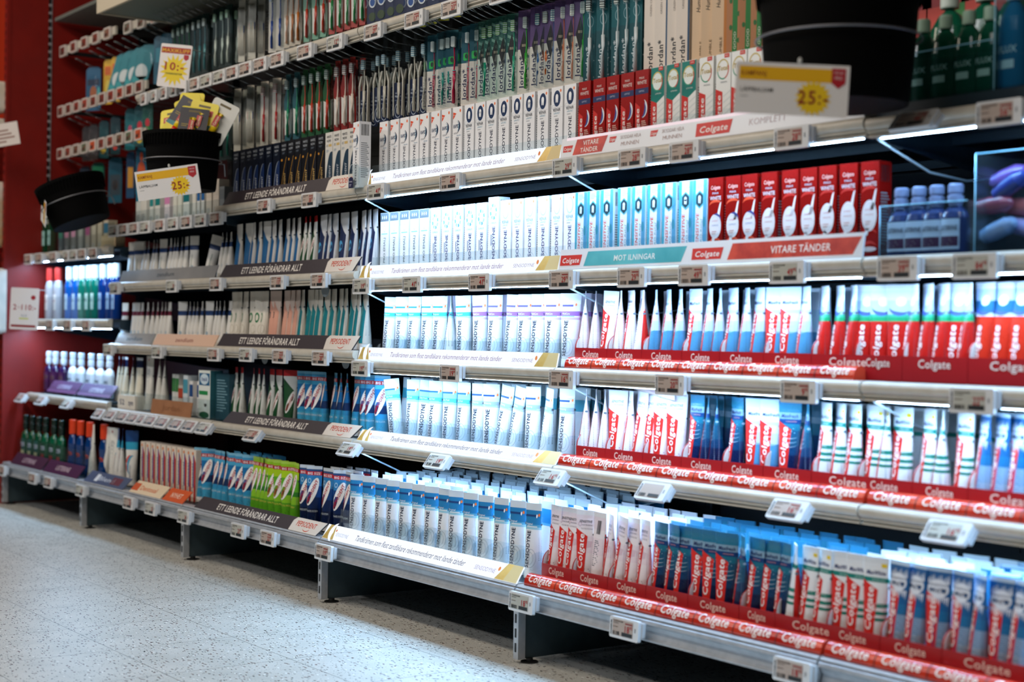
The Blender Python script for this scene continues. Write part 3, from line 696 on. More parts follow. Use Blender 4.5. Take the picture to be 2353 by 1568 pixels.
def c_expert(orange):
    g = carton_base('#850d09', rough=.22); g.text('Colgate', .0, .176, .009, '#e0a89c', w=.030, bold=.015, shear=.1); g.text('MAX', 0, .163, .005, '#b9c2cf', w=.02, lv=2); g.text('WHITE', 0, .152, .009, '#e3dcdc', w=.036, lv=2)
    o = '#d8451c' if orange else '#bb1d12'
    for k, (cz, rx) in enumerate(((.132, .021), (.045, .022), (.02, .021))): g.cres(0, cz, rx, .008, o, 20, 200 if k else 170, 1, ky=.8)
    g.q4(((.002, .10), (.012, .10), (.019, .143), (.014, .138)), '#e6dcd9', 2)
    if orange: g.r4(-.023, .023, .012, .035, '#c33413', 1)
    g.ell(.0, .088, .0195, .032 if not orange else .028, '#e4dfe0', 2); g.ell(.0, .088, .016, .027 if not orange else .023, '#ccd0da' if orange else '#d9cfcf', 3, inner=.93)
    if orange: g.cres(.004, .095, .017, .004, '#2b3f86', 20, 120, 4, ky=1.3)
    g.text('EXPERT', 0, .100, .004, '#c47a74', w=.02, lv=4); g.text('WHITE' if not orange else 'COMPLETE', 0, .090, .004, '#c2817c' if not orange else '#5a6494', w=.022, lv=4); g.lines(-.01, .01, .070, .080, 2, '#cbaaa6', 4)
    g.q4(((-.012, .048), (-.004, .048), (.0, .062), (-.008, .066)), '#e4dfe0', 2)
    if not orange: g.ell(0, .020, .020, .005, '#e9dcda', 2)
    return g
def c_whitenow(kind):
    base = {'blue': '#0c1424', 'gold': '#0a0d16', 'white': '#d8d6d0'}[kind]; g = carton_base(base)
    tc = '#a9b0b8' if kind != 'white' else '#202a38'; ac = {'blue': '#b8c6d6', 'gold': '#b98a2c', 'white': '#173f57'}[kind]
    g.text('WHITE', 0, .184, .0085, tc, w=.030, bold=.012); g.text('NOW', -.0, .171, .0085, tc, w=.026, bold=.012)
    if kind == 'white': g.text('CC', -.011, .156, .007, '#202a38', w=.010, bold=.02); g.r4(-.002, .018, .152, .160, '#c9ab6a', 1); g.lines(-.018, .002, .135, .144, 3, '#7f94a4', 1)
    else: g.lines(-.012, .014, .156, .163, 2, '#5b6674', 1)
    if kind == 'gold': g.r4(-.018, -.009, .132, .139, '#c58a2a', 1)
    # sweeping arc
    pts = [(-.019 + .036 * (k / 10) ** 1.7, .0 + .135 * math.sin(k / 10 * PI / 2)) for k in range(11)]
    if kind == 'gold': pts = [(-.017 + .036 * (k / 10) ** 1.3, .02 + .125 * (k / 10) ** .8) for k in range(11)]
    for a, b in zip(pts[:-1], pts[1:]): g.q4(((a[0], a[1]), (a[0] + .0022, a[1]), (b[0] + .0022, b[1]), (b[0], b[1])), ac, 2)
    fill = {'blue': '#162e5c', 'gold': '#0c101c', 'white': '#16364c'}[kind]
    for a, b in zip(pts[:-1], pts[1:]): g.q4(((a[0], a[1]), (.0235, a[1]), (.0235, b[1]), (b[0], b[1])), fill, 1)
    g.text('PEPSODENT', .008, .052, .0115, '#c9d0d8' if kind != 'gold' else '#d3b06a', rot=90, w=.082, shear=.15, bold=.02, lv=3)
    return g
SHY = YF + .058        # front of the goods on the upper shelves
BSY = YBOT + .072      # front of the goods on the bottom shelf
def row_of(gf, name, desc, cat, bay, r, pxs, Y=SHY, dz=0.0, lean=None, jitter=.0015, heights=None, group=None, extra=0.0, place=None):
    p = Proto(gf if isinstance(gf, bpy.types.Object) else gf.obj(name)); zr = ZR[bay][r]; n = len(pxs); rr = random.Random(int(pxs[0]) + r)
    for i, px in enumerate(pxs):
        z = zr - .001 + dz + (heights[i] if heights else 0)
        X = XA(px, Y, z + .1); y = Y + rr.uniform(0, jitter)
        p.place((X, y, z), (0, 0, rr.uniform(-.012, .012) + extra), f'{desc}, {od(i, n)} {place or "of its kind on " + ROWN[r]}'[:200], cat, group or f'{desc}s')
def edges(lst, w=None):
    """left edges in the photo -> centres"""
    return [(a + b) / 2 for a, b in zip(lst[:-1], lst[1:])]
C = 'toothpaste carton'
row_of(c_whitenow('blue'), 'toothpaste_carton', 'navy toothpaste carton with silver arc', C, 0, 2, [541, 557, 571, 585, 600, 616, 634])
row_of(c_whitenow('gold'), 'toothpaste_carton', 'black toothpaste carton with gold arc', C, 0, 2, [651, 667, 683, 700, 718, 736])
row_of(c_whitenow('white'), 'toothpaste_carton', 'cream toothpaste carton with dark teal arc', C, 0, 2, [755, 773, 791, 809])
row_of(c_rapid(), 'toothpaste_carton', 'white toothpaste carton with orange flash', C, 1, 2, [880, 905, 928, 951, 974, 1000, 1024, 1050])
row_of(c_repair(), 'toothpaste_carton', 'white toothpaste carton with navy oval tooth', C, 1, 2, [1077, 1102, 1128, 1157, 1187, 1215, 1246, 1279, 1309])
row_of(c_optic(), 'toothpaste_carton', 'red toothpaste carton with navy stripe', C, 2, 2, [1342, 1376, 1407, 1440, 1474])
row_of(c_total(True), 'toothpaste_carton', 'green topped toothpaste carton with round emblem', C, 2, 2, [1510, 1546, 1582])
row_of(c_total(False), 'toothpaste_carton', 'white toothpaste carton with round gold emblem', C, 2, 2, [1622, 1661, 1697, 1734, 1773])
row_of(c_emalj(), 'toothpaste_carton', 'white carton with grey top and teal swirl', C, 1, 3, [883, 905, 928, 951, 974])
row_of(c_complete(), 'toothpaste_carton', 'white toothpaste carton with segmented ring', C, 1, 3, [999, 1025, 1051, 1078, 1105, 1133], heights=[0, 0, 0, 0, 0, .012])
row_of(c_repair(True), 'toothpaste_carton', 'white toothpaste carton with pale oval', C, 1, 3, [1161, 1188, 1217, 1247, 1278, 1308])
row_of(c_relief(), 'toothpaste_carton', 'pale blue carton with dark hexagon shield', C, 2, 3, [1334, 1362, 1394, 1433, 1466, 1501, 1536, 1575, 1607])
row_of(c_expert(True), 'toothpaste_carton', 'glossy red carton with blue edged white circle', C, 2, 3, [1643, 1683, 1721])
row_of(c_expert(False), 'toothpaste_carton', 'glossy red carton with plain white oval', C, 2, 3, [1766, 1813, 1856, 1900, 1948, 1997])
# the single carton shown in a clear holder at the joint
t = empty('clear_holder', (XA(822, YF, 1.3), YF - .024, ZR[1][2] + .002), .0)
tag(t, 'clear plastic holder with rounded front hooked on the rail, holding one carton', 'plastic holder')
g = G(); g.bev(-.004, .055, -.004, -.002, -.012, .062, .018, ACR(), 6); g.box(-.004, .055, -.004, .050, -.012, -.010, ACR()); g.box(.053, .055, -.004, .050, -.012, .05, ACR()); g.obj('pocket', t)
g = G(); g.wire([(-.004, -.005, -.012), (-.004, -.005, .03), (.0, -.005, .045), (.010, -.005, .060), (.035, -.005, .062)], .0008, M('#dfe6ea', .2)); g.obj('rim', t)
g = G(); g.prism_y([(-.002, -.010), (.022, -.010), (.022, .020), (.010, .024), (-.002, .020)], -.0055, -.0045, M('#1b1f44', .4)); g.text('Lindring', .010, .010, .005, '#d0cfe0', w=.02, lv=24); g.lines(.002, .018, -.004, .004, 2, '#a9a8c0', 23); g.obj('sticker', t)
Proto(c_rapid().obj('toothpaste_carton')).place((t.location.x + .026, YF - .022, ZR[1][2] - .007), (0, 0, -.12), 'single white toothpaste carton standing in the clear holder at the bay joint', 'toothpaste carton')

# ------------------------------------------------------------------ tubes
def tube_surf(w, r0, hc, h):
    def ab(z):
        t = min(1, max(0, (z - hc) / (h - hc)))
        q = min(1, t / .93)
        a = r0 + (w / 2 - r0) * (q ** .8); b = max(.0012, r0 * (1 - q ** 1.25)); return a, b
    def surf(x, z):
        a, b = ab(z); return b * math.sqrt(max(0.0, 1 - (x / a) ** 2)) if abs(x) < a else 0.0
    return ab, surf
def tube_body(w, r0, hc, h, bands, n=20, slab=None):
    """bands: (z_from, material) bottom to top"""
    g = G(); ab, surf = tube_surf(w, r0, hc, h)
    zs = sorted(set([hc, h] + [b[0] for b in bands if hc < b[0] < h] + ([slab[0]] if slab else []) + [hc + (h - hc) * k / 9 for k in range(10)]))
    def mat(z):
        m_ = bands[0][1]
        for b in bands:
            if z >= b[0] - 1e-6: m_ = b[1]
        return m_
    for za, zb in zip(zs[:-1], zs[1:]):
        A = []
        for z in (za, zb):
            a, b = ab(z); A += [(a * math.cos(2 * PI * k / n), b * math.sin(2 * PI * k / n), z) for k in range(n)]
        lo, hi = [], []
        for k in range(n):
            (hi if slab and zb <= slab[0] + 1e-6 and n * .44 <= k < n * slab[2] else lo).append((k, (k + 1) % n, (k + 1) % n + n, k + n))
        g.add(A, lo, mat((za + zb) / 2), True)
        if hi: g.add(A, hi, slab[1], True)
    a, b = ab(h); g.add([(a * math.cos(2 * PI * k / n), b * math.sin(2 * PI * k / n), h) for k in range(n)], [tuple(range(n))], mat(h))
    g.add([(r0 * math.cos(2 * PI * k / n), r0 * math.sin(2 * PI * k / n), hc) for k in range(n)], [tuple(range(n - 1, -1, -1))], mat(hc))
    return g, surf, ab
def back_print(g, surf, ab, h, c='#565b62'):
    s = len(g.v); g.bars(-.006, .012, h - .052, h - .020, 12, '#22262a', 2, surf); g.lines(-.008, .012, .065, h - .065, 14, c, 2, surf)
    g.turn(PI, start=s)
    for sx in (1, -1):   # narrow columns of fine print down both rounded sides
        s = len(g.v)
        for k in range(20):
            z = .045 + k * .0042; a, b = ab(z); y0 = -min(.006, b * .6)
            g.add([(0, y0, z), (0, -y0, z), (0, -y0, z + .0018), (0, y0, z + .0018)], [(0, 1, 2, 3)], c)
            for i in range(len(g.v) - 4, len(g.v)):
                x, y, zz = g.v[i]; g.v[i] = (sx * (a * math.sqrt(max(0, 1 - (y / b) ** 2)) + .0005), y, zz)
        a, b = ab(.135); g.ell(0, .135, .004, .0025, c, 0)
        k0 = len(g.v)
        for i in range(k0 - 42, k0):
            x, y, zz = g.v[i]; g.v[i] = (sx * (a + .0004), x, zz)
def make_tube(g, cap_mat, r0, hc, cap=True, fl=.002):
    t = empty('toothpaste_tube'); g.obj('tube_body', t)
    if cap: c = G(); c.lathe([(r0 + fl, 0), (r0 + fl, hc * .25), (r0 + .001, hc - .001), (r0 * .8, hc)], cap_mat, n=20); c.obj('cap', t)
    return t
W0 = '#eef1f5'
def t_sens(kind, w=.051, h=.188, hc=.022, cap=True):
    r0 = .0215
    tops = {'original': [(.118, W0), (.122, '#9fd0e2'), (.128, '#5aa9cd'), (.134, '#1f7fb8'), (h - .018, '#d6dde2')],
            'teal': [(.118, W0), (.124, '#bfe6ea'), (.130, '#3db3bd'), (.141, '#eef4f6'), (.152, '#d4ebf0'), (.165, '#f3f6f8')],
            'purple': [(.116, W0), (.120, '#c9a9d6'), (.126, '#e9e2f2'), (.130, '#9d62b6'), (.142, '#e3d8ee'), (.160, '#f4f2f8')],
            'grey': [(.118, W0), (.124, '#b8c2ca'), (.130, '#98a5ae'), (.140, '#c3cdd4'), (.150, '#d9e0e4'), (.165, '#eef1f3')],
            'cyan': [(.118, W0), (.122, '#a8dcea'), (.128, '#4cb6cf'), (.140, '#8fd2e2'), (.158, '#e9f4f8')]}[kind]
    g, surf, ab = tube_body(w, r0, hc, h, [(0, W0)] + tops)
    dk = {'original': '#163f78', 'teal': '#1d7f92', 'purple': '#5c4a92', 'grey': '#2a4c86', 'cyan': '#1b5f94'}[kind]
    g.r4(-.024, .012, h - .034, h - .029, dk, 2, surf, 4, 1); g.ell(.019, h - .029, .003, .004, '#ef7a3c', 3, surf, 10); g.ell(.013, h - .032, .0022, .005, '#f2f5f7', 4, surf, 10)
    g.text({'original': 'Original', 'teal': 'Repair', 'purple': 'MultiCare', 'grey': 'Whitening', 'cyan': 'Daily Fresh'}[kind], -.022, h - .052, .0055, '#f2f6fa', w=.024, al='l', surf=surf, lv=3)
    g.r4(-.024, .016, h - .060, h - .0575, '#e9eff4' if kind == 'original' else '#8fb8c2', 2, surf, 4, 1)
    g.text('SENSODYNE', -.007, .073, .0128, INK, rot=90, w=.092, bold=.022, surf=surf, lv=4)
    g.ell(.004, .05, .014, .024, '#c2cbd3', 1, surf, 20, inner=.93); g.ell(.003, .05, .009, .016, '#c2cbd3', 1, surf, 20, inner=.9); g.text('TANDKRÄM', .001, .052, .003, '#8792a0', rot=90, w=.04, surf=surf, lv=3)
    back_print(g, surf, ab, h)
    return make_tube(g, M('#f3f5f7', .3), r0, hc, cap)
def colslab(g, surf, w, h, top=.115, red='#d8231a', x1=.002):
    a0, a1 = -w / 2 * .86, -w / 2 * .93
    g.q4(((-.0205, .024), (x1 + .003, .024), (x1 + .006, top - .012), (-.0276, top + .006)), red, 2, surf, 6, 8)
    g.text('Colgate', -.0085, .094, .0160, '#f7f2f0', rot=90, w=.082, bold=.022, shear=.15, surf=surf, lv=5)
def t_colg(kind, w=.058, h=.192, hc=.020, cap=True):
    r0 = .0215
    D1, D2 = '#0b2350', '#13497c'
    B = {'sens': [(0, '#f0e9ec'), (.09, '#ecdfe6'), (.13, '#f1eaee'), (.150, '#e9dde6'), (h - .012, '#e6e6ea')],
         'maxf': [(0, '#081b46'), (.075, '#0c3a63'), (.095, '#15506f'), (.128, '#1a6880'), (.142, '#103a70'), (.152, '#7f9fb4'), (.166, '#2a7390'), (h - .010, '#2a6f94')],
         'maxl': [(0, '#3a78ae'), (.05, '#4f93bf'), (.095, '#bcd8ea'), (.118, '#d5e6f4'), (.135, '#b7c6ee'), (.143, '#e6eefa'), (.165, '#d4e4f8')],
         'maxw': [(0, '#e9ecee'), (.040, '#e9ecee'), (.070, '#17806f'), (.076, '#e9ecee'), (.082, '#17806f'), (.089, '#e9ecee'), (.096, '#17806f'), (.104, '#e9ecee'), (.144, '#1c7f74'), (.153, '#e6ebee'), (h - .012, '#dde3e6')],
         'sens2': [(0, '#9fb6cf'), (.06, '#86a8cb'), (.092, '#1f6fa4'), (.112, '#1a5f98'), (.160, '#15558e'), (h - .02, '#1a5a92'), (h - .008, '#b9cfe2')],
         'trip': [(0, '#c9201a'), (.112, '#c9201a'), (.118, '#1f9a66'), (.126, '#3fb08a'), (.132, '#b9cdf0'), (.160, '#dfe8fb'), (h - .012, '#eef2fb')],
         'tripb': [(0, '#d5301c'), (.122, '#d5301c'), (.128, '#d9e6f2'), (.134, '#2a6a9a'), (.158, '#bcd0f0'), (h - .012, '#eef2fb')]}[kind]
    g, surf, ab = tube_body(w, r0, hc, h, [(b[0], M(b[1], .28)) for b in B], slab=None if kind in ('trip', 'tripb') else (.142, M('#d8231a'), .62))
    if kind in ('sens',):
        g.text('SENSITIVE', .0, .165, .0062, '#20262e', w=.036, shear=.15, bold=.01, surf=surf, lv=3); g.text('med Sensifoam', .004, .157, .0035, '#4c5560', w=.028, shear=.15, surf=surf, lv=3)
        g.text('MULTI PROTECTION', .004, .1475, .003, '#5d4a58', w=.032, surf=surf, lv=3); g.ell(-.016, .158, .005, .006, '#c9a9b8', 2, surf, 10, inner=.75); g.lines(.004, .020, .03, .055, 6, '#8a8f98', 2, surf)
        g.r4(-.027, .027, .1515, .153, '#f6f2f4', 2, surf, 6, 1); g.q4(((-.02, .095), (.024, .106), (.024, .118), (-.02, .122)), '#dcc3cf', 1, surf, 6, 3)
    if kind in ('maxf', 'maxl'):
        g.text('Maxfresh', .001, .159, .0085, '#16285c', w=.042, shear=.2, bold=.03, surf=surf, lv=4); g.text('COOLING CRYSTALS', .006, .1470, .003, '#e69a8a' if kind == 'maxf' else '#9a6fb8', w=.026, surf=surf, lv=4)
        for k in range(3): g.cres(.006, .098 + k * .009, .017, .0022, '#cfe3ee', 200, 340, 3, surf, 12, ky=.35)
        g.ell(.008, .036, .008, .006, '#2f8fb4', 3, surf, 12); g.text('NYHET', .008, .029, .0035, '#e6eef4', w=.018, surf=surf, lv=4)
        for k in range(9): g.ell(-.012 + k * .0035, .120 + (k * 7 % 5) * .003, .0008, .0011, '#bfe0ea', 3, surf, 6)
    if kind == 'maxw':
        g.text('MaxWhite', .001, .1625, .0085, '#1b2a66', w=.042, shear=.2, bold=.03, surf=surf, lv=4); g.text('CRYSTAL MINT', .008, .1485, .003, '#d6efe9', w=.028, surf=surf, lv=4)
        g.r4(.012, .024, .173, .180, '#e6c71a', 3, surf, 3, 1); g.ell(.010, .035, .008, .005, '#1a7f74', 3, surf, 12)
        for k in range(3): g.cres(.004, .073 + k * .0125, .020, .0030, '#e9ecee', 20, 160, 3, surf, 12, ky=.25)
    if kind == 'sens2':
        g.ell(.0, .152, .023, .017, '#dfe6f0', 2, surf, 20)
        for k in range(12):
            x = -.0215 + k * .0039; q = .004 + (k * 5 % 4) * .0022
            g.q4(((x - .0012, .138), (x + .0022, .138), (x + .0006, .133 - q), (x, .133 - q)), '#dfe6f0', 2, surf, 1, 2); g.q4(((x - .0012, .162), (x + .0022, .162), (x + .0006, .168 + q), (x, .168 + q)), '#dfe6f0', 2, surf, 1, 2)
        g.text('SENSATION', .0, .1595, .0045, '#6a7280', w=.038, shear=.15, surf=surf, lv=4); g.text('WHITE', .0, .149, .0095, '#2b3350', w=.038, shear=.15, bold=.004, surf=surf, lv=4)
        g.r4(-.002, .003, .03, .105, '#1d3f8a', 2, surf, 1, 4); g.lines(.006, .018, .03, .095, 16, '#6f8fb4', 2, surf)
    if kind in ('trip', 'tripb'):
        g.cres(.004, .150, .026, .010, '#4a5fc0', 190, 330, 2, surf, 12, ky=.8); g.ell(.006, .158, .012, .010, '#f3f6ff', 3, surf, 14)
        g.text('Colgate', -.002, .070, .016, '#f7f0ee', rot=90, w=.082, bold=.022, shear=.15, surf=surf, lv=5); g.lines(-.012, .012, .026, .031, 2, '#f0c6bc', 2, surf)
    else: colslab(g, surf, w, h, .142)
    back_print(g, surf, ab, h, '#5b6470' if kind != 'maxf' else '#8fa3b8')
    return make_tube(g, M({'sens': '#efe9e6', 'trip': '#c9201a', 'tripb': '#d5301c'}.get(kind, '#eceff0'), .3), r0, hc, cap)
def t_pep(kind, w=.056, h=.192, hc=.018, cap=True):
    r0 = .0205
    B = {'superf': [(0, '#3f9fc6'), (.06, '#2f8fc0'), (.075, '#12305e'), (.10, '#1b6ea8'), (.150, '#4aa6cf'), (.163, '#b4202a'), (.175, '#3f93bf'), (h - .008, '#79b6d2')],
         'xyl': [(0, '#5aa51e'), (.06, '#8cc82a'), (.085, '#2f7d22'), (.10, '#5fae25'), (.14, '#a9cf22'), (.163, '#b4202a'), (.175, '#8fbf1e'), (h - .008, '#a5c94a')],
         'navy': [(0, '#0b1c42'), (.06, '#0d2756'), (.095, '#14407c'), (.13, '#2f7fb8'), (.163, '#c02030'), (.175, '#2a4a78'), (h - .010, '#c4ccd2')],
         'side': [(0, '#e6e4df')], 'sidenavy': [(0, '#e2e4e6')], 'green2': [(0, '#e9e2d4')], 'coral': [(0, '#e8d2c4')], 'teal2': [(0, '#e4ddcf')], 'dkgreen': [(0, '#e2e4df'), (.16, '#e2e4df'), (.172, '#b9262a')]}[kind]
    g, surf, ab = tube_body(w, r0, hc, h, [(b[0], M(b[1], .3)) for b in B])
    if kind in ('superf', 'xyl', 'navy'):
        g.ell(-.002, .112, .0155, .046, '#f3f2ef', 3, surf, 22, tilt=-20); g.text('PEPSODENT', -.003, .112, .0100, '#c4162a', rot=66, w=.080, bold=.022, shear=.1, surf=surf, lv=8)
        g.text('BIG SIZE', .0, .169, .0075, '#f4ecec', w=.044, bold=.03, surf=surf, lv=4)
        g.text({'superf': 'SUPER FLUOR', 'xyl': 'XYLITOL FRESH', 'navy': 'WHITE SYSTEM'}[kind], .0, .052, .006, '#e0ecf2' if kind != 'xyl' else '#f0e25a', w=.036, surf=surf, lv=4); g.lines(-.014, .016, .028, .042, 3, '#22476c' if kind != 'xyl' else '#1d5a1a', 3, surf)
        if kind == 'navy': g.ell(-.014, .146, .006, .008, '#9fc4dc', 4, surf, 14, inner=.6)
    else:
        fc = {'side': '#1e659c', 'sidenavy': '#0c2350', 'green2': '#e9e2d4', 'coral': '#e4a892', 'teal2': '#11808a', 'dkgreen': '#0f4a24'}[kind]
        g.q4(((-.0185, .020), (.015, .020), (.020, .120), (-.0265, .165)), fc, 2, surf, 8, 10)
        if kind == 'sidenavy': g.ell(-.004, .085, .014, .018, '#4a9fd2', 3, surf, 16)
        if kind == 'green2': g.ell(-.010, .100, .012, .018, '#1e7a48', 3, surf, 16, inner=.6); g.ell(.008, .060, .010, .016, '#c9c2ae', 3, surf, 14, inner=.85)
        if kind == 'coral': g.text('3', -.010, .110, .022, '#33404a', surf=surf, lv=4, bold=.03); g.lines(-.015, .01, .04, .08, 6, '#b98a7c', 3, surf)
        if kind == 'teal2': g.ell(-.010, .120, .010, .016, '#7fd0c8', 3, surf, 16, inner=.7)
        g.ell(.004, .085, .010, .040, '#e9e8e4', 4, surf, 18, tilt=-20) if kind in ('dkgreen',) else None
        if kind == 'dkgreen': g.text('PEPSODENT', .004, .085, .007, '#b9202c', rot=66, w=.06, bold=.02, surf=surf, lv=7)
    back_print(g, surf, ab, h)
    return make_tube(g, M('#e9e8e4', .3), r0, hc, cap)
def t_zend(kind, w=.050, h=.165, hc=.018):
    r0 = .0195; band = '#14386e' if kind == 'blue' else '#6a1430'
    g, surf, ab = tube_body(w, r0, hc, h, [(0, '#eceae4'), (.112, band), (.130, '#eceae4')])
    g.text('zendium', -.002, .072, .007, '#3a6f4c' if kind == 'blue' else '#7a4050', rot=90, w=.045, surf=surf, lv=3); g.ell(.004, .045, .006, .008, '#9fb6c4', 2, surf, 12)
    back_print(g, surf, ab, h, '#9a9ea2')
    return make_tube(g, M('#eceae4', .3), r0, hc)
def t_plain(kind, w=.056, h=.215, hc=.02):
    r0 = .020
    B = {'grey': [(0, '#e6e4dc')], 'swirl': [(0, '#e8e6e0'), (.14, '#2f9fc4'), (.17, '#17457e')], 'capnavy': [(0, '#e8e2cf'), (h - .04, '#13244e'), (h - .010, '#e9ecf2')]}[kind]
    g, surf, ab = tube_body(w, r0, hc, h, [(b[0], M(b[1], .35)) for b in B])
    if kind == 'grey': g.lines(-.012, .010, .05, h - .05, 22, '#7f868c', 2, surf); g.r4(-.012, -.006, h - .02, h - .012, '#b9262a', 2, surf)
    if kind == 'swirl':
        g.cres(-.002, .085, .020, .010, '#d8402a', 60, 250, 3, surf, 14, ky=1.7); g.cres(.006, .080, .020, .008, '#2f9fc4', 70, 250, 4, surf, 14, ky=1.9); g.text('Aquafresh', -.0, .05, .007, '#17457e', rot=90, w=.06, surf=surf, lv=5)
    back_print(g, surf, ab, h)
    return make_tube(g, M('#e9e6de', .3), r0, hc)
TT = 'toothpaste tube'
def tubes(proto, desc, bay, r, items, Y=None, group=None, where=None):
    """items: (photo column, turn in degrees[, lean in degrees, lift])"""
    zr = ZR[bay][r]; Y = (BSY + .024 if r == 6 else SHY + .022) if Y is None else Y; n = len(items)
    for i, it in enumerate(items):
        px, rot = it[0], it[1]; ln = it[2] if len(it) > 2 else 0; dz = it[3] if len(it) > 3 else 0
        X = XA(px, Y, zr + .1)
        if bay < 0 and rot < 90: rot = min(80, rot * 1.35)
        if bay == 1 and abs(rot) < 30: rot += math.degrees(math.atan2(CAM.x - X, Y)) - 38
        elif 8 <= rot <= 90:   # 80 = turned edge-on to the aisle corner the photo was taken from
            al = math.degrees(math.atan2(CAM.x - X, Y)); rf = al - (30 if X > 1.4 else 27); rot = rf + (max(0, rot - 8) / 72) ** 1.5 * (al - 92 - rf)
        proto.place((X, Y, zr + .001 + dz), (0, math.radians(ln), math.radians(rot)), f'{desc}, {od(i, n)} {where or "of its kind on " + ROWN[r]}', TT, group or f'{desc}s')
P_OR, P_TE, P_PU, P_GR, P_CY = (Proto(t_sens(k)) for k in ('original', 'teal', 'purple', 'grey', 'cyan'))
P_PUW = Proto(t_sens('purple', .066))
tubes(P_TE, 'white toothpaste tube with teal band', 1, 4, [(895, 0, 2), (925, 5), (953, -4), (984, 0), (1011, 4), (1037, 82), (1068, 8, -2)])
tubes(P_PU, 'white toothpaste tube with purple band', 1, 4, [(1106, 3, -2), (1138, 0), (1176, -5, 2), (1207, 0), (1238, 2)])
tubes(P_PUW, 'wide white toothpaste tube with lilac top', 1, 4, [(1272, 0), (1311, 3)])
tubes(P_CY, 'white toothpaste tube with cyan top', 1, 5, [(914, 12, -7), (949, -3), (974, 20, 4), (1001, 0), (1034, 5), (1066, -6)])
tubes(P_GR, 'white toothpaste tube with grey band', 1, 5, [(1101, 2), (1129, 14), (1153, 40, 8), (1183, -18, 9), (1225, 0), (1257, 60, 6), (1303, 0)])
tubes(P_OR, 'white toothpaste tube with bright blue band', 1, 6, [(820, 3), (848, 0), (877, -2), (904, 4), (933, 0), (962, -3), (992, 2), (1022, -8), (1048, 4), (1081, 0), (1116, 2), (1152, -3), (1190, 3), (1226, 0)])
P_SE, P_MF, P_ML, P_MW, P_SW, P_TR, P_TB = (Proto(t_colg(k)) for k in ('sens', 'maxf', 'maxl', 'maxw', 'sens2', 'trip', 'tripb'))
dS = 'pinkish white toothpaste tube with red panel'; dF = 'dark blue toothpaste tube with white waves'; dL = 'light blue and white toothpaste tube'; dW = 'white toothpaste tube with green waves'
dN = 'blue toothpaste tube with white splash'; dT = 'red toothpaste tube with green curve'; dB = 'orange red toothpaste tube with blue top'
tubes(P_SE, dS, 2, 4, [(1345, 78), (1369, 80), (1398, 40, 3), (1426, 75), (1450, 65), (1475, 150)])
tubes(P_ML, dL, 2, 4, [(1507, 75), (1536, 70), (1563, 72), (1598, 50), (1630, 68), (1654, 74), (1684, 60), (1716, 70), (1745, 60), (1784, 8), (1816, 5), (1851, 62)])
tubes(P_TR, dT, 2, 4, [(1895, 65), (1930, 65), (1961, 68)]); 
tubes(P_TR, dT, 3, 4, [(1989, 20), (2026, 15), (2066, 8), (2098, 62), (2132, 62), (2167, 60), (2200, 25), (2224, 66)], where='of its kind in the right edge bay')
tubes(P_TB, dB, 3, 4, [(2263, 45), (2303, 35), (2345, 30)])
tubes(P_SE, dS, 2, 5, [(1347, 78), (1370, 80), (1391, 80), (1420, 20), (1449, 70), (1471, 55, 4), (1502, 30), (1523, 25), (1555, 8)])
tubes(P_MF, dF, 2, 5, [(1602, 48), (1627, 78), (1648, 80), (1694, 55)]); tubes(P_ML, dL, 2, 5, [(1738, 15), (1771, 10)])
tubes(P_MF, 'dark blue tube beside the pale ones', 2, 5, [(1815, 15), (1855, 75)])
tubes(P_MW, dW, 2, 5, [(1898, 60), (1931, 62), (1964, 55)]); tubes(P_MW, dW, 3, 5, [(2011, 45), (2036, 68), (2075, 40), (2136, 58), (2165, 74), (2218, 50)], where='of its kind in the right edge bay')
tubes(P_SW, dN, 3, 5, [(2263, 62), (2303, 55), (2343, 45)])
tubes(P_SE, dS, 2, 6, [(1278, 55), (1302, 35), (1320, 45), (1347, 8), (1378, 172), (1404, 70), (1427, 60, 4), (1456, 52), (1483, 60)])
tubes(P_MF, dF, 2, 6, [(1519, 50), (1548, 58), (1570, 40), (1612, 22), (1638, 20), (1670, 8), (1706, 72), (1739, 48), (1772, 40), (1802, 55)])
tubes(P_MW, dW, 2, 6, [(1827, 140), (1862, 48), (1893, 50)]); tubes(P_MW, dW, 3, 6, [(1938, 18), (1973, 16), (2013, 10)], where='of its kind in the right edge bay')
tubes(P_SW, dN, 3, 6, [(2067, 42), (2106, 42), (2157, 18), (2212, 42), (2252, 60), (2302, 26), (2344, 50)])
P_PS, P_PX, P_PN, P_WS, P_WN, P_G2, P_CO, P_T2, P_DG = (Proto(t_pep(k)) for k in ('superf', 'xyl', 'navy', 'side', 'sidenavy', 'green2', 'coral', 'teal2', 'dkgreen'))
E_ = 68
tubes(P_WS, 'white sided toothpaste tube with blue face', 0, 3, [(551, 62), (573, 55), (584, 72), (598, 70), (614, 55), (630, 68), (644, 70), (662, 70), (674, 72), (687, 70)])
tubes(P_DG, 'white sided toothpaste tube with green face', 0, 3, [(702, 74), (712, 75), (725, 70)])
tubes(P_WN, 'white sided toothpaste tube with navy face', 0, 3, [(744, 60), (757, 70), (770, 62), (792, 55), (814, 62), (836, 68), (848, 70), (862, 66)])
tubes(P_G2, 'cream toothpaste tube with green ring', 0, 4, [(540, 60), (550, 62), (565, 64), (586, 45), (600, 30), (610, 60)])
tubes(P_CO, 'cream and coral toothpaste tube', 0, 4, [(630, 55), (638, 55), (660, 62), (671, 62), (684, 64)])
tubes(P_T2, 'cream toothpaste tube with teal face', 0, 4, [(696, 70), (714, 62), (724, 62), (735, 62), (752, 62), (767, 64), (784, 68), (794, 68), (813, 62), (824, 68), (840, 64)])
tubes(P_DG, 'white sided toothpaste tube with green face', 0, 5, [(543, 72), (556, 72), (583, 78), (595, 75), (606, 76), (625, 66), (641, 60), (668, 10)])
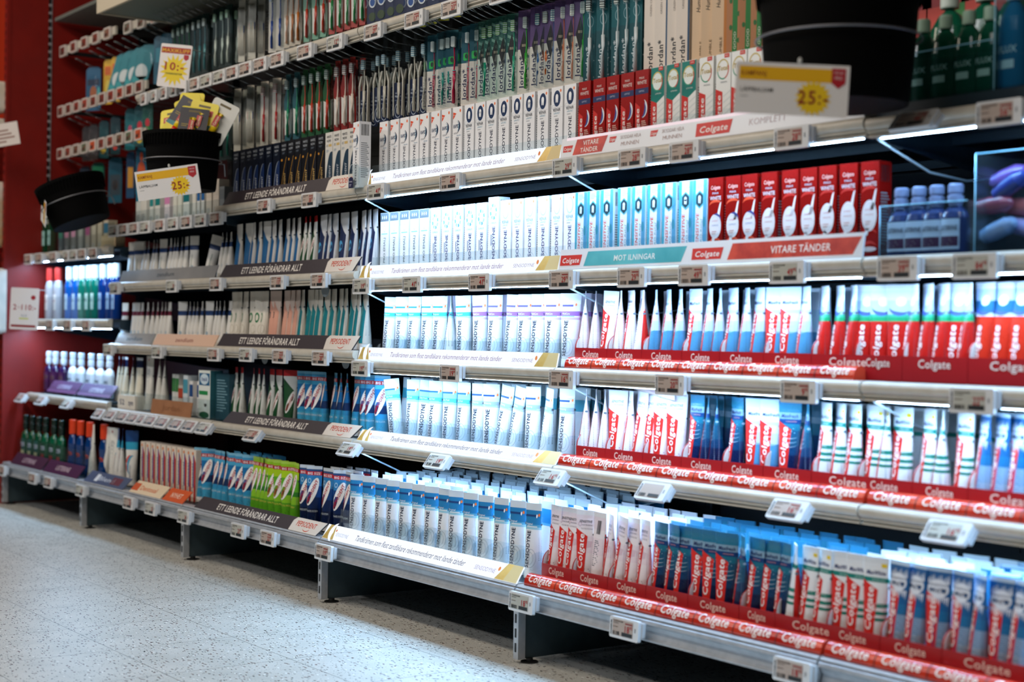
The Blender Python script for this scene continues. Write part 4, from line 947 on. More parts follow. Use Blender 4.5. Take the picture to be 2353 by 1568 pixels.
tubes(P_PS, 'light blue toothpaste tube with white oval', 0, 5, [(698, 28), (716, 18), (731, 30), (747, 74), (771, 72), (783, 76), (797, 76), (822, 60), (843, 30), (855, 30), (878, 12)])
tubes(P_PS, 'light blue toothpaste tube with white oval', 0, 6, [(461, 20), (478, 12), (500, 60), (511, 66), (523, 70), (540, 22), (556, 22), (573, 10)])
tubes(P_PX, 'green toothpaste tube with white oval', 0, 6, [(589, 60), (599, 66), (609, 68), (618, 72), (630, 22), (645, 10), (662, 20), (681, 66)])
tubes(P_PN, 'navy toothpaste tube with white oval', 0, 6, [(705, 25), (722, 8), (754, 50), (783, 14), (802, 60)])
P_ZB, P_ZM = Proto(t_zend('blue')), Proto(t_zend('maroon'))
tubes(P_ZB, 'white toothpaste tube with navy band', -1, 3, [(303, 40), (320, 20), (334, 62), (342, 64), (354, 60), (361, 62), (376, 35), (393, 55), (402, 62), (409, 64), (419, 62), (429, 50), (447, 30), (479, 10, 14), (512, 60), (521, 62), (531, 55)])
tubes(P_ZM, 'white toothpaste tube with maroon band', -1, 4, [(288, 40), (310, 45), (318, 48), (327, 52), (340, 55), (352, 58), (363, 58), (373, 60), (381, 60), (390, 50)])
tubes(P_ZB, 'white toothpaste tube with navy band', -1, 4, [(420, 30), (437, 58), (446, 60), (454, 60), (465, 55), (482, 35), (498, 58), (506, 60), (516, 62), (530, 50)])
P_GY, P_AQ, P_CN = Proto(t_plain('grey')), Proto(t_plain('swirl')), Proto(t_plain('capnavy', .05, .205))
tubes(P_GY, 'tall cream toothpaste tube with grey back print', -1, 6, [(214, 0, -4), (244, 0, 4), (262, 30)])
tubes(P_AQ, 'white and blue toothpaste tube with red swirl', -1, 6, [(272, 55), (282, 60), (303, 8)])
tubes(P_CN, 'tall cream tube with navy top', -1, 5, [(274, 60), (282, 62), (290, 50), (306, 66), (321, 40)])
tubes(P_GY, 'tall cream toothpaste tube with grey back print', -1, 5, [(345, 40), (367, 70), (379, 70)], where='of its kind on fourth stocked shelf')
# the packed ranks behind the front tubes: one mass
RK = G()
def ranks(bands, bay, r, x0, x1, n, deep, step=.052, w=.058, h=.190, rot=0, z=0.0):
    zr = ZR[bay][r]; rr = random.Random(n * deep + r); Y0 = (BSY + .024 if r == 6 else SHY + .022)
    gb, _, _ = tube_body(w, .0215, .0, h, [(a_, M(c_, .3)) for a_, c_ in bands], 10)
    for j in range(1, deep + 1):
        for i in range(n):
            X = x0 + (x1 - x0) * (i + .5 + rr.uniform(-.12, .12)) / n; Y = Y0 + j * step + rr.uniform(-.004, .004)
            a = math.radians(rot + rr.uniform(-14, 14)); ca, sa = math.cos(a), math.sin(a); lx, ly = rr.uniform(-.05, .05), rr.uniform(-.035, .035)
            b0 = len(RK.v); hz = rr.uniform(-.003, .004)
            RK.v += [(X + x * ca - y * sa + lx * zz, Y + x * sa + y * ca + ly * zz, zr + .001 + z + zz * (1 + hz)) for x, y, zz in gb.v]
            for f, mi_, sm_ in zip(gb.f, gb.m, gb.sm): RK.f.append(tuple(b0 + q for q in f)); RK.m.append(RK.mi(gb.mats[mi_])); RK.sm.append(sm_)
RB = {'or': [(0, W0), (.128, '#5aa9cd'), (.134, '#1f7fb8'), (.170, '#d6dde2')], 'cy': [(0, W0), (.128, '#4cb6cf'), (.158, '#e9f4f8')], 'pu': [(0, W0), (.130, '#9d62b6'), (.142, '#e3d8ee')],
      'mf': [(0, '#0c3a63'), (.118, '#1a6880'), (.143, '#7f9fb4'), (.156, '#2a7390'), (.180, '#2a6f94')], 'ml': [(0, '#4f93bf'), (.095, '#bcd8ea'), (.143, '#e6eefa')], 'se': [(0, '#eee6ea')],
      'mw': [(0, '#e9ecee'), (.133, '#1c7f74'), (.142, '#e6ebee')], 'sw': [(0, '#86a8cb'), (.092, '#1f6fa4'), (.184, '#b9cfe2')], 'tr': [(0, '#c9201a'), (.118, '#1f9a66'), (.132, '#cfdcf5')],
      'pn': [(0, '#0d2756'), (.163, '#c02030'), (.175, '#2a4a78'), (.182, '#c4ccd2')], 'ps': [(0, '#2f8fc0'), (.163, '#b4202a'), (.175, '#3f93bf')]}
ranks(RB['or'], 1, 6, 1.03, 1.97, 14, 8); ranks(RB['cy'], 1, 5, 1.04, 1.97, 14, 5); ranks(RB['pu'], 1, 4, 1.10, 1.97, 13, 2)
ranks(RB['se'], 2, 6, 2.03, 2.40, 6, 4); ranks(RB['mf'], 2, 6, 2.40, 2.95, 9, 4); ranks(RB['mw'], 3, 6, 2.97, 3.22, 4, 4); ranks(RB['sw'], 3, 6, 3.22, 3.60, 6, 4)
ranks(RB['se'], 2, 5, 2.03, 2.38, 6, 3); ranks(RB['mf'], 2, 5, 2.40, 2.80, 6, 3); ranks(RB['mw'], 3, 5, 2.82, 3.32, 7, 3); ranks(RB['sw'], 3, 5, 3.34, 3.60, 4, 2)
ranks(RB['se'], 2, 4, 2.03, 2.30, 4, 1, rot=-30); ranks(RB['ml'], 2, 4, 2.32, 2.88, 9, 1, rot=-20); ranks(RB['tr'], 3, 4, 2.90, 3.36, 7, 1, rot=-20)
ranks(RB['pn'], 0, 6, .80, 1.0, 4, 2); ranks(RB['ps'], 0, 6, .10, .42, 5, 2)
tag(RK.obj('packed_toothpaste_tubes'), 'ranks of toothpaste tubes packed behind the front row on the lower lit shelves', 'toothpaste tubes', kind='stuff')
# a single tube lying on top of the row
lt = P_SE.place((XA(1446, SHY + .03, .70), SHY + .03, ZR[2][5] + .222), (0, math.radians(95), math.radians(-6)), 'white toothpaste tube lying flat across the top of the standing tubes, fourth stocked shelf', TT)

# ------------------------------------------------------------------ red display trays that hold the tubes in threes
def tray():
    t = empty('display_tray'); w = .190
    g = G(); g.box(0, w, -.002, 0, 0, .050, M('#a5131a', .35)); g.text('Colgate', w / 2, .036, .017, '#e9ddd3', bold=.02, w=.095, lv=10); g.obj('front', t)
    g = G(); pts = [(0, 0), (.16, 0), (.16, .085), (.06, .085)] + [(.035 - .035 * math.sin(a) , .050 + .035 * (1 - 0) * math.cos(a)) for a in [math.radians(k * 15) for k in range(0, 7)]]
    g.prism_x(pts, -.003, 0, M('#a5131a', .35)); g.prism_x([(y + .002, z) for y, z in pts], .0, .0015, M('#d3cfc9', .4)); g.obj('divider', t)
    g = G(); g.box(0, w, 0, .16, -.0005, .0005, M('#a5131a', .4)); g.obj('base', t)
    return t
PT = Proto(tray())
for bay, r, pxs in ((2, 4, [1322, 1396, 1476, 1568, 1655, 1756, 1866]), (3, 4, [1965, 2075, 2226]), (2, 5, [1325, 1392, 1478, 1567, 1660, 1755, 1866]), (3, 5, [1971, 2098, 2226]), (2, 6, [1246, 1315, 1398, 1486, 1582, 1700, 1782]), (3, 6, [1900, 2024, 2166])):
    zr = ZR[bay][r]; Y = (BSY - .008 if r == 6 else SHY - .010)
    for i, px in enumerate(pxs):
        X = XA(px, Y, zr + .03); nx = XA(pxs[i + 1], Y, zr + .03) if i + 1 < len(pxs) else X + .2
        PT.place((X, Y, zr + .0005), (0, 0, 0), f'red wordmark tray with rounded divider, {od(i, len(pxs))} on {ROWN[r]}, {BAYN[bay]}', 'display tray', 'red display trays', scale=((nx - X) / .192, 1, 1))
# clear arched dividers between the white tubes
def divider():
    g = G(); pts = [(0, 0), (.05, 0), (.05, .05)] + [(.025 + .025 * math.cos(a), .05 + .022 * math.sin(a)) for a in [math.radians(k * 18) for k in range(11)]] + [(0, .05)]
    g.prism_x(pts, -.0006, .0006, clear('divider_acrylic', '#f3f9fc', .06, .0)); return g.obj('tube_divider')
PD = Proto(divider())
for r, n in ((4, 14), (5, 13), (6, 14)):
    for i in range(n):
        X = 1.08 + .9 * (i + .9) / n; Y = (BSY - .012 if r == 6 else SHY - .012)
        PD.place((X, Y, ZR[1][r]), (0, 0, math.radians(-40)), f'clear arched plastic divider between white tubes, {od(i, n)} on {ROWN[r]}', 'tube divider', 'clear arched tube dividers')

# ------------------------------------------------------------------ mouthwash and other bottles
def bottle(kind):
    t = empty('mouthwash_bottle')
    P = {'purple': ('#2a1140', '#d9dde6', '#6a3a7a', .19), 'white': ('#eef0f4', '#e9ecf2', '#8a93c8', .19), 'green': ('#0c4a30', '#10201a', '#cfd6c0', .215), 'mint': ('#0e5a3c', '#12241c', '#c9524a', .215),
         'blueor': ('#0c3a78', '#e2401a', '#c9402a', .225), 'clearred': ('#b9b6ba', '#e63a30', '#efe9e4', .235), 'blue': ('#0d55a4', '#f2f4f6', '#bcd2e6', .235), 'greenw': ('#0a6a56', '#f2f4f6', '#c9e2d4', .235),
         'darkblue': ('#0a3272', '#f2f4f6', '#a9c2e2', .235), 'flux': ('#0b4a38', '#8fae9f', '#bcd9cb', .165), 'fluxbig': ('#0f5c44', '#cfe0da', '#b9d6c8', .245), 'fluxblue': ('#1d6a94', '#dfeef6', '#bfe0ea', .20),
         'list': ('#2c3762', '#7c88a8', '#9fb0cf', .138), 'greencap': ('#0b3a24', '#e9ece6', '#9fd0cc', .225)}[kind]
    body, capc, lab, h = P; k = h / .2; r = .031 if kind not in ('fluxbig',) else .045
    bm = M(body, .12, 0, 0, .7); sy = .68
    if kind in ('flux', 'fluxblue', 'fluxbig'): prof = [(r * .9, 0), (r, .008), (r, h * .55), (r * .9, h * .68), (r * .55, h * .78), (.011, h * .82), (.011, h * .86)]; hz = h * .84
    elif kind in ('blueor',): prof = [(r, 0), (r, .05), (r * .82, h * .35), (r * .95, h * .55), (r * .7, h * .68), (.014, h * .74)]; hz = h * .73
    elif kind in ('purple', 'white', 'green', 'mint', 'list'): prof = [(r * .95, 0), (r, .006), (r, h * .52), (r * .86, h * .60), (r * .45, h * .67), (.011, h * .70)]; hz = h * .69
    else: prof = [(r * .95, 0), (r, .006), (r, h * .62), (r * .8, h * .72), (.017, h * .76)]; hz = h * .75
    g = G(); g.lathe(prof, bm, n=20, sy=sy)
    def surf(x, z):
        rr = prof[2][0]; return rr * sy * math.sqrt(max(0, 1 - (x / rr) ** 2)) + .0004
    g.obj('bottle_body', t)
    c = G()
    if kind in ('purple', 'green', 'mint', 'list'):
        cm = M(capc, .15, 0, 0, .8); c.lathe([(.013, hz), (.013, hz + .004), (.0155, hz + .006), (.0155, hz + (h - hz) * .45), (.012, hz + (h - hz) * .5), (.015, hz + (h - hz) * .6), (.015, h - .004), (.012, h)], cm, n=10)
    elif kind == 'white':
        cm = M('#cfd3dc', .12, 0, 0, .8); c.lathe([(.013, hz), (.0155, hz + .006), (.0155, hz + (h - hz) * .45), (.012, hz + (h - hz) * .5), (.015, hz + (h - hz) * .6), (.015, h - .004), (.012, h)], cm, n=10)
    else:
        cr = {'flux': .013, 'fluxblue': .015, 'fluxbig': .019}.get(kind, .020)
        c.lathe([(cr * .95, hz), (cr, hz + .003), (cr * .97, h - .003), (cr * .85, h)], M(capc, .35), n=16, sy=1 if kind.startswith('flux') else .85)
    c.obj('cap', t)
    l = G(); z0, z1 = h * .08, h * .5
    if kind in ('flux', 'fluxblue', 'fluxbig'):
        l.text('FLUX', 0, h * .38, .017 * k * .8, lab, w=.038, bold=.02, surf=surf); l.r4(-.014, .014, h * .20, h * .28, lab, 1, surf, 5, 1)
    elif kind in ('purple', 'white', 'green', 'mint', 'list'):
        l.r4(-.022, .022, z0, z1, {'purple': '#4d2350', 'white': '#dfe3f2', 'green': '#1a5c58', 'mint': '#0f4a30', 'list': '#cfd6e4'}[kind], 1, surf, 6, 1)
        l.r4(-.022, .022, h * .34, h * .42, '#c9cfe0' if kind != 'purple' else '#7a5a5e', 2, surf, 6, 1); l.text('LISTERINE', 0, h * .38, .009, '#14181c', w=.038, bold=.02, surf=surf, lv=4)
        l.r4(-.020, .020, h * .12, h * .26, {'purple': '#33204a', 'white': '#1c2440', 'green': '#c9c79a', 'mint': '#a03a34', 'list': '#4a2040'}[kind], 2, surf, 6, 1); l.lines(-.016, .012, h * .14, h * .24, 3, '#b9a9a0', 3, surf)
    else:
        l.r4(-.018, .018, h * .18, h * .48, lab, 1, surf, 6, 1); l.text('FLUX' if kind not in ('clearred', 'blueor') else 'Dentyl', 0, h * .36, .012, '#1e3f5a' if kind != 'clearred' else '#b03a34', w=.026, bold=.02, surf=surf, lv=4); l.lines(-.012, .012, h * .20, h * .28, 3, '#4a5a6a', 3, surf)
    l.obj('label_print', t)
    return Proto(t)
def bottles(kind, desc, bay, r, pxs, Y=SHY + .02, sc=None, where=None, dz=0.0, rz=0.0):
    p = bottle(kind); zr = ZR[bay][r] if bay in ZR else 0; n = len(pxs)
    if r == 6: Y = BSY + .02 if Y == SHY + .02 else Y
    for i, px in enumerate(pxs):
        p.place((XA(px, Y, zr + .1), Y, zr + dz), (0, 0, rz), (f'{desc}, {od(i, n)} {where or "of its kind on " + ROWN[r]}' if n > 1 else f'{desc}, {ROWN[r]}'), 'bottle', f'{desc}s' if n > 1 else None, scale=sc)
bottles('greencap', 'dark green mouthwash bottle with white cap', -2, 3, [94, 108, 121])
bottles('clearred', 'clear mouthwash bottle with red cap', -2, 4, [115, 134])
bottles('blue', 'bright blue mouthwash bottle with white cap', -2, 4, [160, 177]); bottles('greenw', 'teal mouthwash bottle with white cap', -2, 4, [191, 207, 220]); bottles('darkblue', 'deep blue mouthwash bottle with white cap', -2, 4, [238, 256, 268])
bottles('purple', 'purple mouthwash bottle with clear ridged cap', -2, 5, [113, 128, 147]); bottles('white', 'white mouthwash bottle with clear ridged cap', -2, 5, [168, 187, 210, 231, 252])
bottles('green', 'green mouthwash bottle with pale label', -2, 6, [60, 75, 90]); bottles('mint', 'green mouthwash bottle with red label', -2, 6, [106, 125, 142]); bottles('blueor', 'blue mouthwash bottle with orange cap', -2, 6, [168, 186, 207, 240])
bottles('flux', 'small green mouthwash bottle with frosted cap', 3, 2, [2122, 2172, 2226, 2275], Y=SHY + .01, dz=.026)
bottles('fluxbig', 'large green mouthwash bottle with white cap', 3, 2, [2180, 2262, 2330], Y=SHY + .12, dz=.026); bottles('fluxblue', 'pale blue mouthwash bottle in clear box', 3, 2, [2330], Y=SHY + .01, dz=.026)
bottles('list', 'small dark mouthwash bottle with clear cap', 3, 3, [2072, 2112, 2153, 2196], Y=SHY + .01)
bottles('list', 'dark bottle in the shaded back rank', 3, 3, [2034, 2068, 2098, 2130], Y=SHY + .28)
# riser that lifts the goods of the right-hand top shelf
g = G(); g.box(3.0, 3.62, SHY - .03, SHY + .2, ZR[3][2] - .001, ZR[3][2] + .026, SHELF()); tag(g.obj('shelf_riser'), 'dark metal riser under the green bottles, top stocked shelf at right edge', 'riser')
def clear_box(x0, x1, y0, y1, z0, z1, label):
    t = empty('clear_box', ((x0 + x1) / 2, y0, z0)); tag(t, label, 'clear plastic box'); w = (x1 - x0) / 2; d = y1 - y0; h = z1 - z0
    for nm, a in (('front_wall', (-w, w, 0, .003, 0, h)), ('side_wall', (-w, -w + .003, .003, d, 0, h)), ('side_wall', (w - .003, w, .003, d, 0, h)), ('bottom', (-w, w, 0, d, 0, .003))):
        g = G(); g.box(*a, clear('box_acrylic', '#ecf6fa', .4, .015)); g.obj(nm, t)
    g = G(); g.wire([(-w, 0, h), (w, 0, h)], .0012, M('#8fd0ea', .1)); g.wire([(-w, 0, 0), (-w, 0, h)], .0012, M('#8fd0ea', .1)); g.obj('rim', t)
clear_box(XA(2022, SHY - .03, 1.05), XA(2222, SHY - .03, 1.05), SHY - .03, SHY + .09, ZR[3][3], ZR[3][3] + .10, 'low clear plastic box around the four small dark bottles')
bx0 = XA(2240, SHY - .03, 1.05); clear_box(bx0, bx0 + .22, SHY - .03, SHY + .12, ZR[3][3], ZR[3][3] + .185, 'tall clear plastic box at the right edge, second stocked shelf')
clear_box(XA(2090, SHY - .03, 1.3), XA(2278, SHY - .03, 1.3), SHY - .03, SHY + .08, ZR[3][2] + .026, ZR[3][2] + .12, 'low clear box around the small green bottles at upper right')
bx = XA(2284, SHY - .03, 1.3); clear_box(bx, bx + .16, SHY - .03, SHY + .1, ZR[3][2] + .026, ZR[3][2] + .225, 'tall clear box around the pale blue bottle at upper right')
rr = random.Random(4)
for i, (cx, cz, c, a) in enumerate(((2300, .030, '#9fb4dc', 20), (2335, .035, '#b4a6d6', -15), (2290, .085, '#a04a5c', 5), (2330, .080, '#c86a6a', -5), (2325, .125, '#33408a', 30), (2300, .150, '#8a5fae', 15))):
    g = G(); g.lathe([(.004, -.045), (.014, -.035), (.017, -.01), (.017, .02), (.010, .036), (.004, .04)], M(c, .12, 0, 0, .8), n=16)
    o = g.obj('travel_bottle', None, (XA(cx, SHY + .02, 1.05), SHY + .015 + .03 * (i % 2), ZR[3][3] + .020 + cz * .85)); o.rotation_euler = (0, math.radians(90 - a), 0)
    tag(o, f'small glossy {["pale blue", "lilac", "dark red", "coral", "navy", "violet"][i]} bottle lying in the tall clear box', 'bottle', 'small bottles in the clear box')

# ------------------------------------------------------------------ toothbrush packs on hooks
def hook():
    g = G(); g.wire([(0, .46, 0), (0, .10, 0), (0, .0, .002), (0, -.035, .012)], .0017, STEEL()); g.wire([(0, -.035, .012), (-.006, -.05, .018), (-.006, -.072, .026), (0, -.082, .028), (.006, -.072, .026), (.006, -.05, .018), (0, -.035, .012)], .0016, STEEL())
    return Proto(g.obj('display_hook'))
HOOK = hook()
WH = '#e6e2dc'
def bpack(kind, c1='#1f7f86', c2='#c4224e', L=.225, w=.030):
    """hanging toothbrush pack; origin at its hang hole"""
    t = empty('toothbrush_pack'); g = G(); z0 = -L
    brush = True; film = True
    if kind == 'wavy':
        pts = [(-.010, 0), (.010, 0), (.012, -.04), (.004, -.08), (.014, -.14), (.016, -.20), (.010, z0), (-.012, z0), (-.013, -.15), (-.016, -.09), (-.008, -.05)]
        g.prism_y(pts[::-1], .001, .003, M(c1, .35)); g.q4(((-.010, z0 + .02), (.010, z0 + .02), (.008, -.13), (-.012, -.12)), WH, 2)
        g.text('REACH', 0, z0 + .06, .008, c2, rot=90, w=.04, bold=.02, lv=4); g.obj('card', t)
    elif kind in ('box', 'humble', 'kraft'):
        bc = {'box': '#e2d9cf', 'humble': '#d9bd9c', 'kraft': '#b0784e'}[kind]; g.box(-w / 2, w / 2, 0, .022, z0, 0, M(bc, .5))
        if kind == 'box':
            g.text('Jordan*', -.001, z0 + .050, .014, '#14202a', rot=90, w=.075, bold=.03, lv=2); g.text('GREEN CLEAN', 0, -.07, .005, '#8f8a84', rot=90, w=.06, lv=2); g.ell(0, -.03, .006, .008, '#8f8a84', 1, inner=.85); g.r4(w / 2 - .005, w / 2, z0, 0, c1, 1)
        if kind == 'humble': g.text('Humble Brush', -.003, -.075, .010, '#1c1712', rot=90, w=.085, shear=.2, bold=.01, lv=2); g.text('HUMBLE', .004, z0 + .05, .006, '#4a3a22', rot=90, w=.05, lv=2); g.r4(w / 2 - .007, w / 2, z0, 0, c1, 1)
        if kind == 'kraft':
            g.q4(((-.007, z0), (.005, z0), (.008, 0), (-.004, 0)), '#117a34', 1); g.text('GOOD', 0, z0 + .06, .006, '#e6ecd9', rot=90, w=.04, lv=3)
            for k in range(6): g.ell(-.010 + (k % 2) * .019, z0 + .03 + k * .03, .0035, .006, '#1a6a30', 2)
        g.obj('carton', t); brush = film = False
    elif kind == 'reach':
        g.bev(-w / 2, w / 2, .001, .003, z0, -.115, .006, M(NAVY, .35)); g.r4(-w / 2 + .002, w / 2 - .002, z0 + .055, z0 + .056, '#8fa0c0', 1); g.text('ULTRA', 0, z0 + .078, .006, '#cfd6e6', w=.018, lv=3); g.text('REACH', 0, z0 + .068, .006, '#cfd6e6', w=.020, bold=.02, lv=3)
        g.ell(0, z0 + .025, .011, .022, '#c9d2e2', 1, inner=.9); tooth(g, 0, z0 + .026, .012, '#dfe6ee', 3); g.obj('card', t)
        g = G(); g.prism_y([(-.016, z0 + .01), (-.018, -.10), (-.010, -.07), (-.006, -.07), (-.014, -.105), (-.013, z0 + .01)], -.003, .004, M('#d9d2c6', .3)); g.prism_y([(.013, z0 + .01), (.014, -.105), (.006, -.07), (.010, -.07), (.018, -.10), (.016, z0 + .01)], -.003, .004, M('#d9d2c6', .3)); g.obj('pale_frame', t)
    elif kind == 'blist':
        g.bev(-.020, .020, .001, .003, -.12, 0, .006, M('#16204a', .4)); g.ell(0, -.045, .013, .017, '#dfe3ea', 1); g.ell(0, -.045, .009, .012, '#1f4f9a', 2); g.ell(0, -.09, .013, .014, c1, 1); g.r4(-.018, .018, -.118, -.112, '#b9b324', 1); g.obj('card', t); brush = False
    else:
        up = {'jord': '#1c5f70', 'purp': '#6f5086', 'grn': '#2f6a5e', 'clean': '#156a74', 'multi': '#cfc8bc', 'wr': '#dcd2c6', 'dark': '#143430'}[kind]
        lo = {'jord': '#e9dfd6', 'purp': '#e8e0d6', 'grn': '#dfe6da', 'clean': '#1f5c66', 'multi': '#d6cdbf', 'wr': '#dcd2c6', 'dark': '#10241f'}[kind]
        g.bev(-w / 2, w / 2, .004, .006, z0, -.105, .002, M(lo, .4)); g.bev(-w / 2, w / 2, .004, .006, -.105, 0, .002, M(up, .35))
        fl = lambda x, z: -.004
        if kind in ('jord', 'purp', 'grn', 'clean'): g.text('Jordan*', -.006 if w < .036 else -.0085, z0 + .058, .0135 if kind != 'clean' else .010, '#1b2350' if kind != 'clean' else '#e2ecf2', rot=90, w=.088, bold=.035, surf=fl, lv=2)
        if kind == 'jord': g.bev(-.012, .010, .0030, .0038, -.098, -.076, .004, M('#2fbf5e', .35)); g.ell(.003, -.087, .005, .007, '#1a2a2c', 18, inner=.0)
        if kind in ('purp', 'grn'):
            g.add([(-.014, .0032, -.10), (-.002, .0032, -.145), (.010, .0032, -.10), (-.002, .0032, -.055)], [(0, 1, 2, 3)], '#0c0c10')
            for k in range(4): g.r4(-.007 + k * .003, -.0055 + k * .003, -.098, -.091, '#c9b9a0', 1, lambda x, z: -.0028)
            if kind == 'grn':
                for k in range(4): g.q4(((-.015, -.02 - k * .022), (.015, -.034 - k * .022), (.015, -.026 - k * .022), (-.015, -.012 - k * .022)), '#7fae9c', 1, fl)
            else:
                for k in range(6): g.ell(.008 + (k % 2) * .004, z0 + .02 + k * .016, .0025, .004, ['#e0782a', '#1c6f9a', '#d4405a', '#2fa090', '#e0a82a', '#3a5fa0'][k], 1, fl)
        if kind == 'clean': g.ell(.002, -.075, .009, .015, '#8fb8c4', 1, fl, inner=.85); g.text('Clean', .002, -.050, .006, '#9fc4cc', w=.02, surf=fl)
        if kind == 'multi':
            for k, cc in enumerate(('#b02a2a', '#2a7a3a', '#d8b21a', '#24489a')): g.r4(-.013 + k * .007, -.008 + k * .007, -.12, -.095, cc, 8, fl); g.wire([(-.0105 + k * .007, -.002, -.03), (-.0105 + k * .007, -.004, -.10), (-.0105 + k * .007, -.001, -.20)], .0024, M('#ddd6ca', .3))
            brush = False
        g.obj('card', t)
    if brush:
        ox = .004 if w < .036 else .0105; g = G()
        g.wire([(ox, -.004, -.030), (ox, -.004, -.055), (ox + .002, -.005, -.095), (ox, -.006, -.125), (ox + .001, -.006, -.165), (ox, -.004, z0 + .012)], .0026, M(c2, .25), 8)
        g.wire([(ox + .001, -.006, -.118), (ox + .002, -.008, -.145), (ox + .001, -.007, -.175), (ox, -.005, z0 + .014)], .0048, M(c2, .25), 8)
        if kind == 'jord':
            for k in range(3): g.wire([(ox + .001, -.006, -.118 - k * .007), (ox + .001, -.006, -.1205 - k * .007)], .0052, M('#5fb8c4', .3), 8)
        b = g.obj('brush', t); g = G(); g.bev(ox - .006, ox + .006, -.016, -.006, -.052, -.022, .003, M('#e9efe9', .5))
        for k in range(5): g.box(ox - .0062, ox + .0062, -.0165, -.007, -.050 + k * .006, -.048 + k * .006, M(c1 if kind != 'clean' else '#20262a', .5))
        g.obj('bristles', b)
    if film:
        g = G(); g.bev(-w / 2 + .001, w / 2 - .001, -.018, .004, z0 + .004, -.006, .005, FILM()); g.obj('blister', t)
    return Proto(t)
HZ = 1.683; HY = 2.43
def packs(proto, desc, pxs, z=HZ, Y=HY, deep=1, cat='toothbrush pack', hk=True, where='hanging under the top rail', rz=0.5, hookstep=1):
    n = len(pxs)
    for i, px in enumerate(pxs):
        X = XA(px, Y, z - .05)
        if hk and i % hookstep == 0: HOOK.place((X, Y, z + .001), (0, 0, 0), f'grey wire display hook holding {desc}, {od(i, n)}'[:150], 'display hook', 'wire display hooks')
        for j in range(deep + 1):
            lab = f'{desc}, {od(i, n)} {where}' if j == 0 else f'{desc} hung behind, {where}'
            proto.place((X + (.004 if j else 0), Y + j * .034 + .006, z), (0, 0, rz + (.05 if (i + j) % 2 else -.06)), lab, cat, f'{desc}s {where}' if j == 0 else f'{desc}s hung behind')
packs(bpack('multi'), 'pack of four striped toothbrushes', [541, 571]); packs(bpack('wr', '#c9372c', '#b02a2c', w=.034), 'white pack with red toothbrush', [603, 631])
packs(bpack('wavy', '#2c5f6a', '#2f8f6a'), 'wavy teal toothbrush pack', [658, 678]); packs(bpack('wavy', '#1d5a30', '#c9402a'), 'wavy green toothbrush pack', [697, 713, 730, 748])
packs(bpack('wavy', '#8f1d18', '#e8d2c4'), 'wavy red toothbrush pack', [772, 789, 806]); packs(bpack('reach', '#3f8fb0', '#d8cfc0'), 'navy carded toothbrush pack', [833, 866, 880, 912, 948, 970])
packs(bpack('jord', '#e6ece9', '#c01c46', w=.038), 'white card pack with crimson toothbrush', [989, 1034, 1068, 1088]); packs(bpack('jord', '#dfeae6', '#149080', w=.038), 'white card pack with teal toothbrush', [1010, 1022])
packs(bpack('grn', '#5fb832', '#22a07c', w=.038), 'green chevron pack with mint toothbrush', [1106, 1136, 1172]); packs(bpack('grn', '#5fb832', '#1f3f66', w=.038), 'green chevron pack with dark toothbrush', [1120, 1153])
packs(bpack('purp', '#c9d2c8', '#2fa82f', w=.040), 'purple topped pack with green toothbrush', [1200, 1330]); packs(bpack('purp', '#3f8fa4', '#1f5f9a', w=.040), 'purple topped pack with blue toothbrush', [1228, 1262]); packs(bpack('purp', '#c9c2b2', '#e06a24', w=.040), 'purple topped pack with orange toothbrush', [1246, 1285, 1308])
packs(bpack('clean', '#20262a', '#e6ebee', w=.034, L=.24), 'teal pack with black bristled toothbrush', [1350, 1380, 1414, 1434, 1456])
packs(bpack('box', '#0d6a3a', w=.034, L=.25), 'tall white toothbrush carton with green edge', [1492]); packs(bpack('box', '#1d4a6e', w=.034, L=.25), 'tall white toothbrush carton with blue edge', [1516, 1546, 1566])
packs(bpack('humble', '#b8742a', w=.036, L=.26), 'tall cream toothbrush carton', [1604, 1626, 1650]); packs(bpack('kraft', w=.040, L=.26), 'brown toothbrush carton with green stripe', [1686, 1716, 1742])
UZ = 2.005; UW = 'above the top rail'; UY = 2.44
packs(bpack('dark', '#2a7a4a', '#2a8a4a', w=.034), 'dark green toothbrush pack', [398, 409, 420, 431], UZ, UY, where=UW); packs(bpack('dark', '#c9d6d2', '#5f9aa0', w=.034), 'pale grey green toothbrush pack', [444, 456, 468], UZ, UY, where=UW)
packs(bpack('dark', '#2fb050', '#dfe6da', w=.034), 'dark pack with white green toothbrush', [493, 508, 521], UZ, UY, where=UW); packs(bpack('multi'), 'pack of four striped toothbrushes', [551, 575], UZ, UY, where=UW)
packs(bpack('wr', '#2a4f9a', '#24489a', w=.034), 'white pack with blue toothbrush', [622, 640], UZ, UY, where=UW); packs(bpack('wavy', '#cdbfae', '#c9702a'), 'wavy cream toothbrush pack', [657, 669, 682], UZ, UY, where=UW)
packs(bpack('wavy', '#7fae94', '#c9402a'), 'wavy mint toothbrush pack', [702, 722, 740], UZ, UY, where=UW); packs(bpack('wavy', '#b4443c', '#2a8a4a'), 'wavy pink and red toothbrush pack', [760, 778, 796, 812, 830], UZ, UY, where=UW)
PB = bpack('blist', '#3a4a2a'); packs(PB, 'small round blister card', [852, 872, 894, 915], 1.885, UY, where=UW); packs(PB, 'small round blister card', [940, 965, 992, 1020], 1.85, UY, where='under the upper rail end'); 
packs(bpack('dark', '#2a6a5a', '#1f6a5a', w=.034), 'dark green toothbrush pack', [507, 520], 1.66, 2.43, where='beside the striped packs')

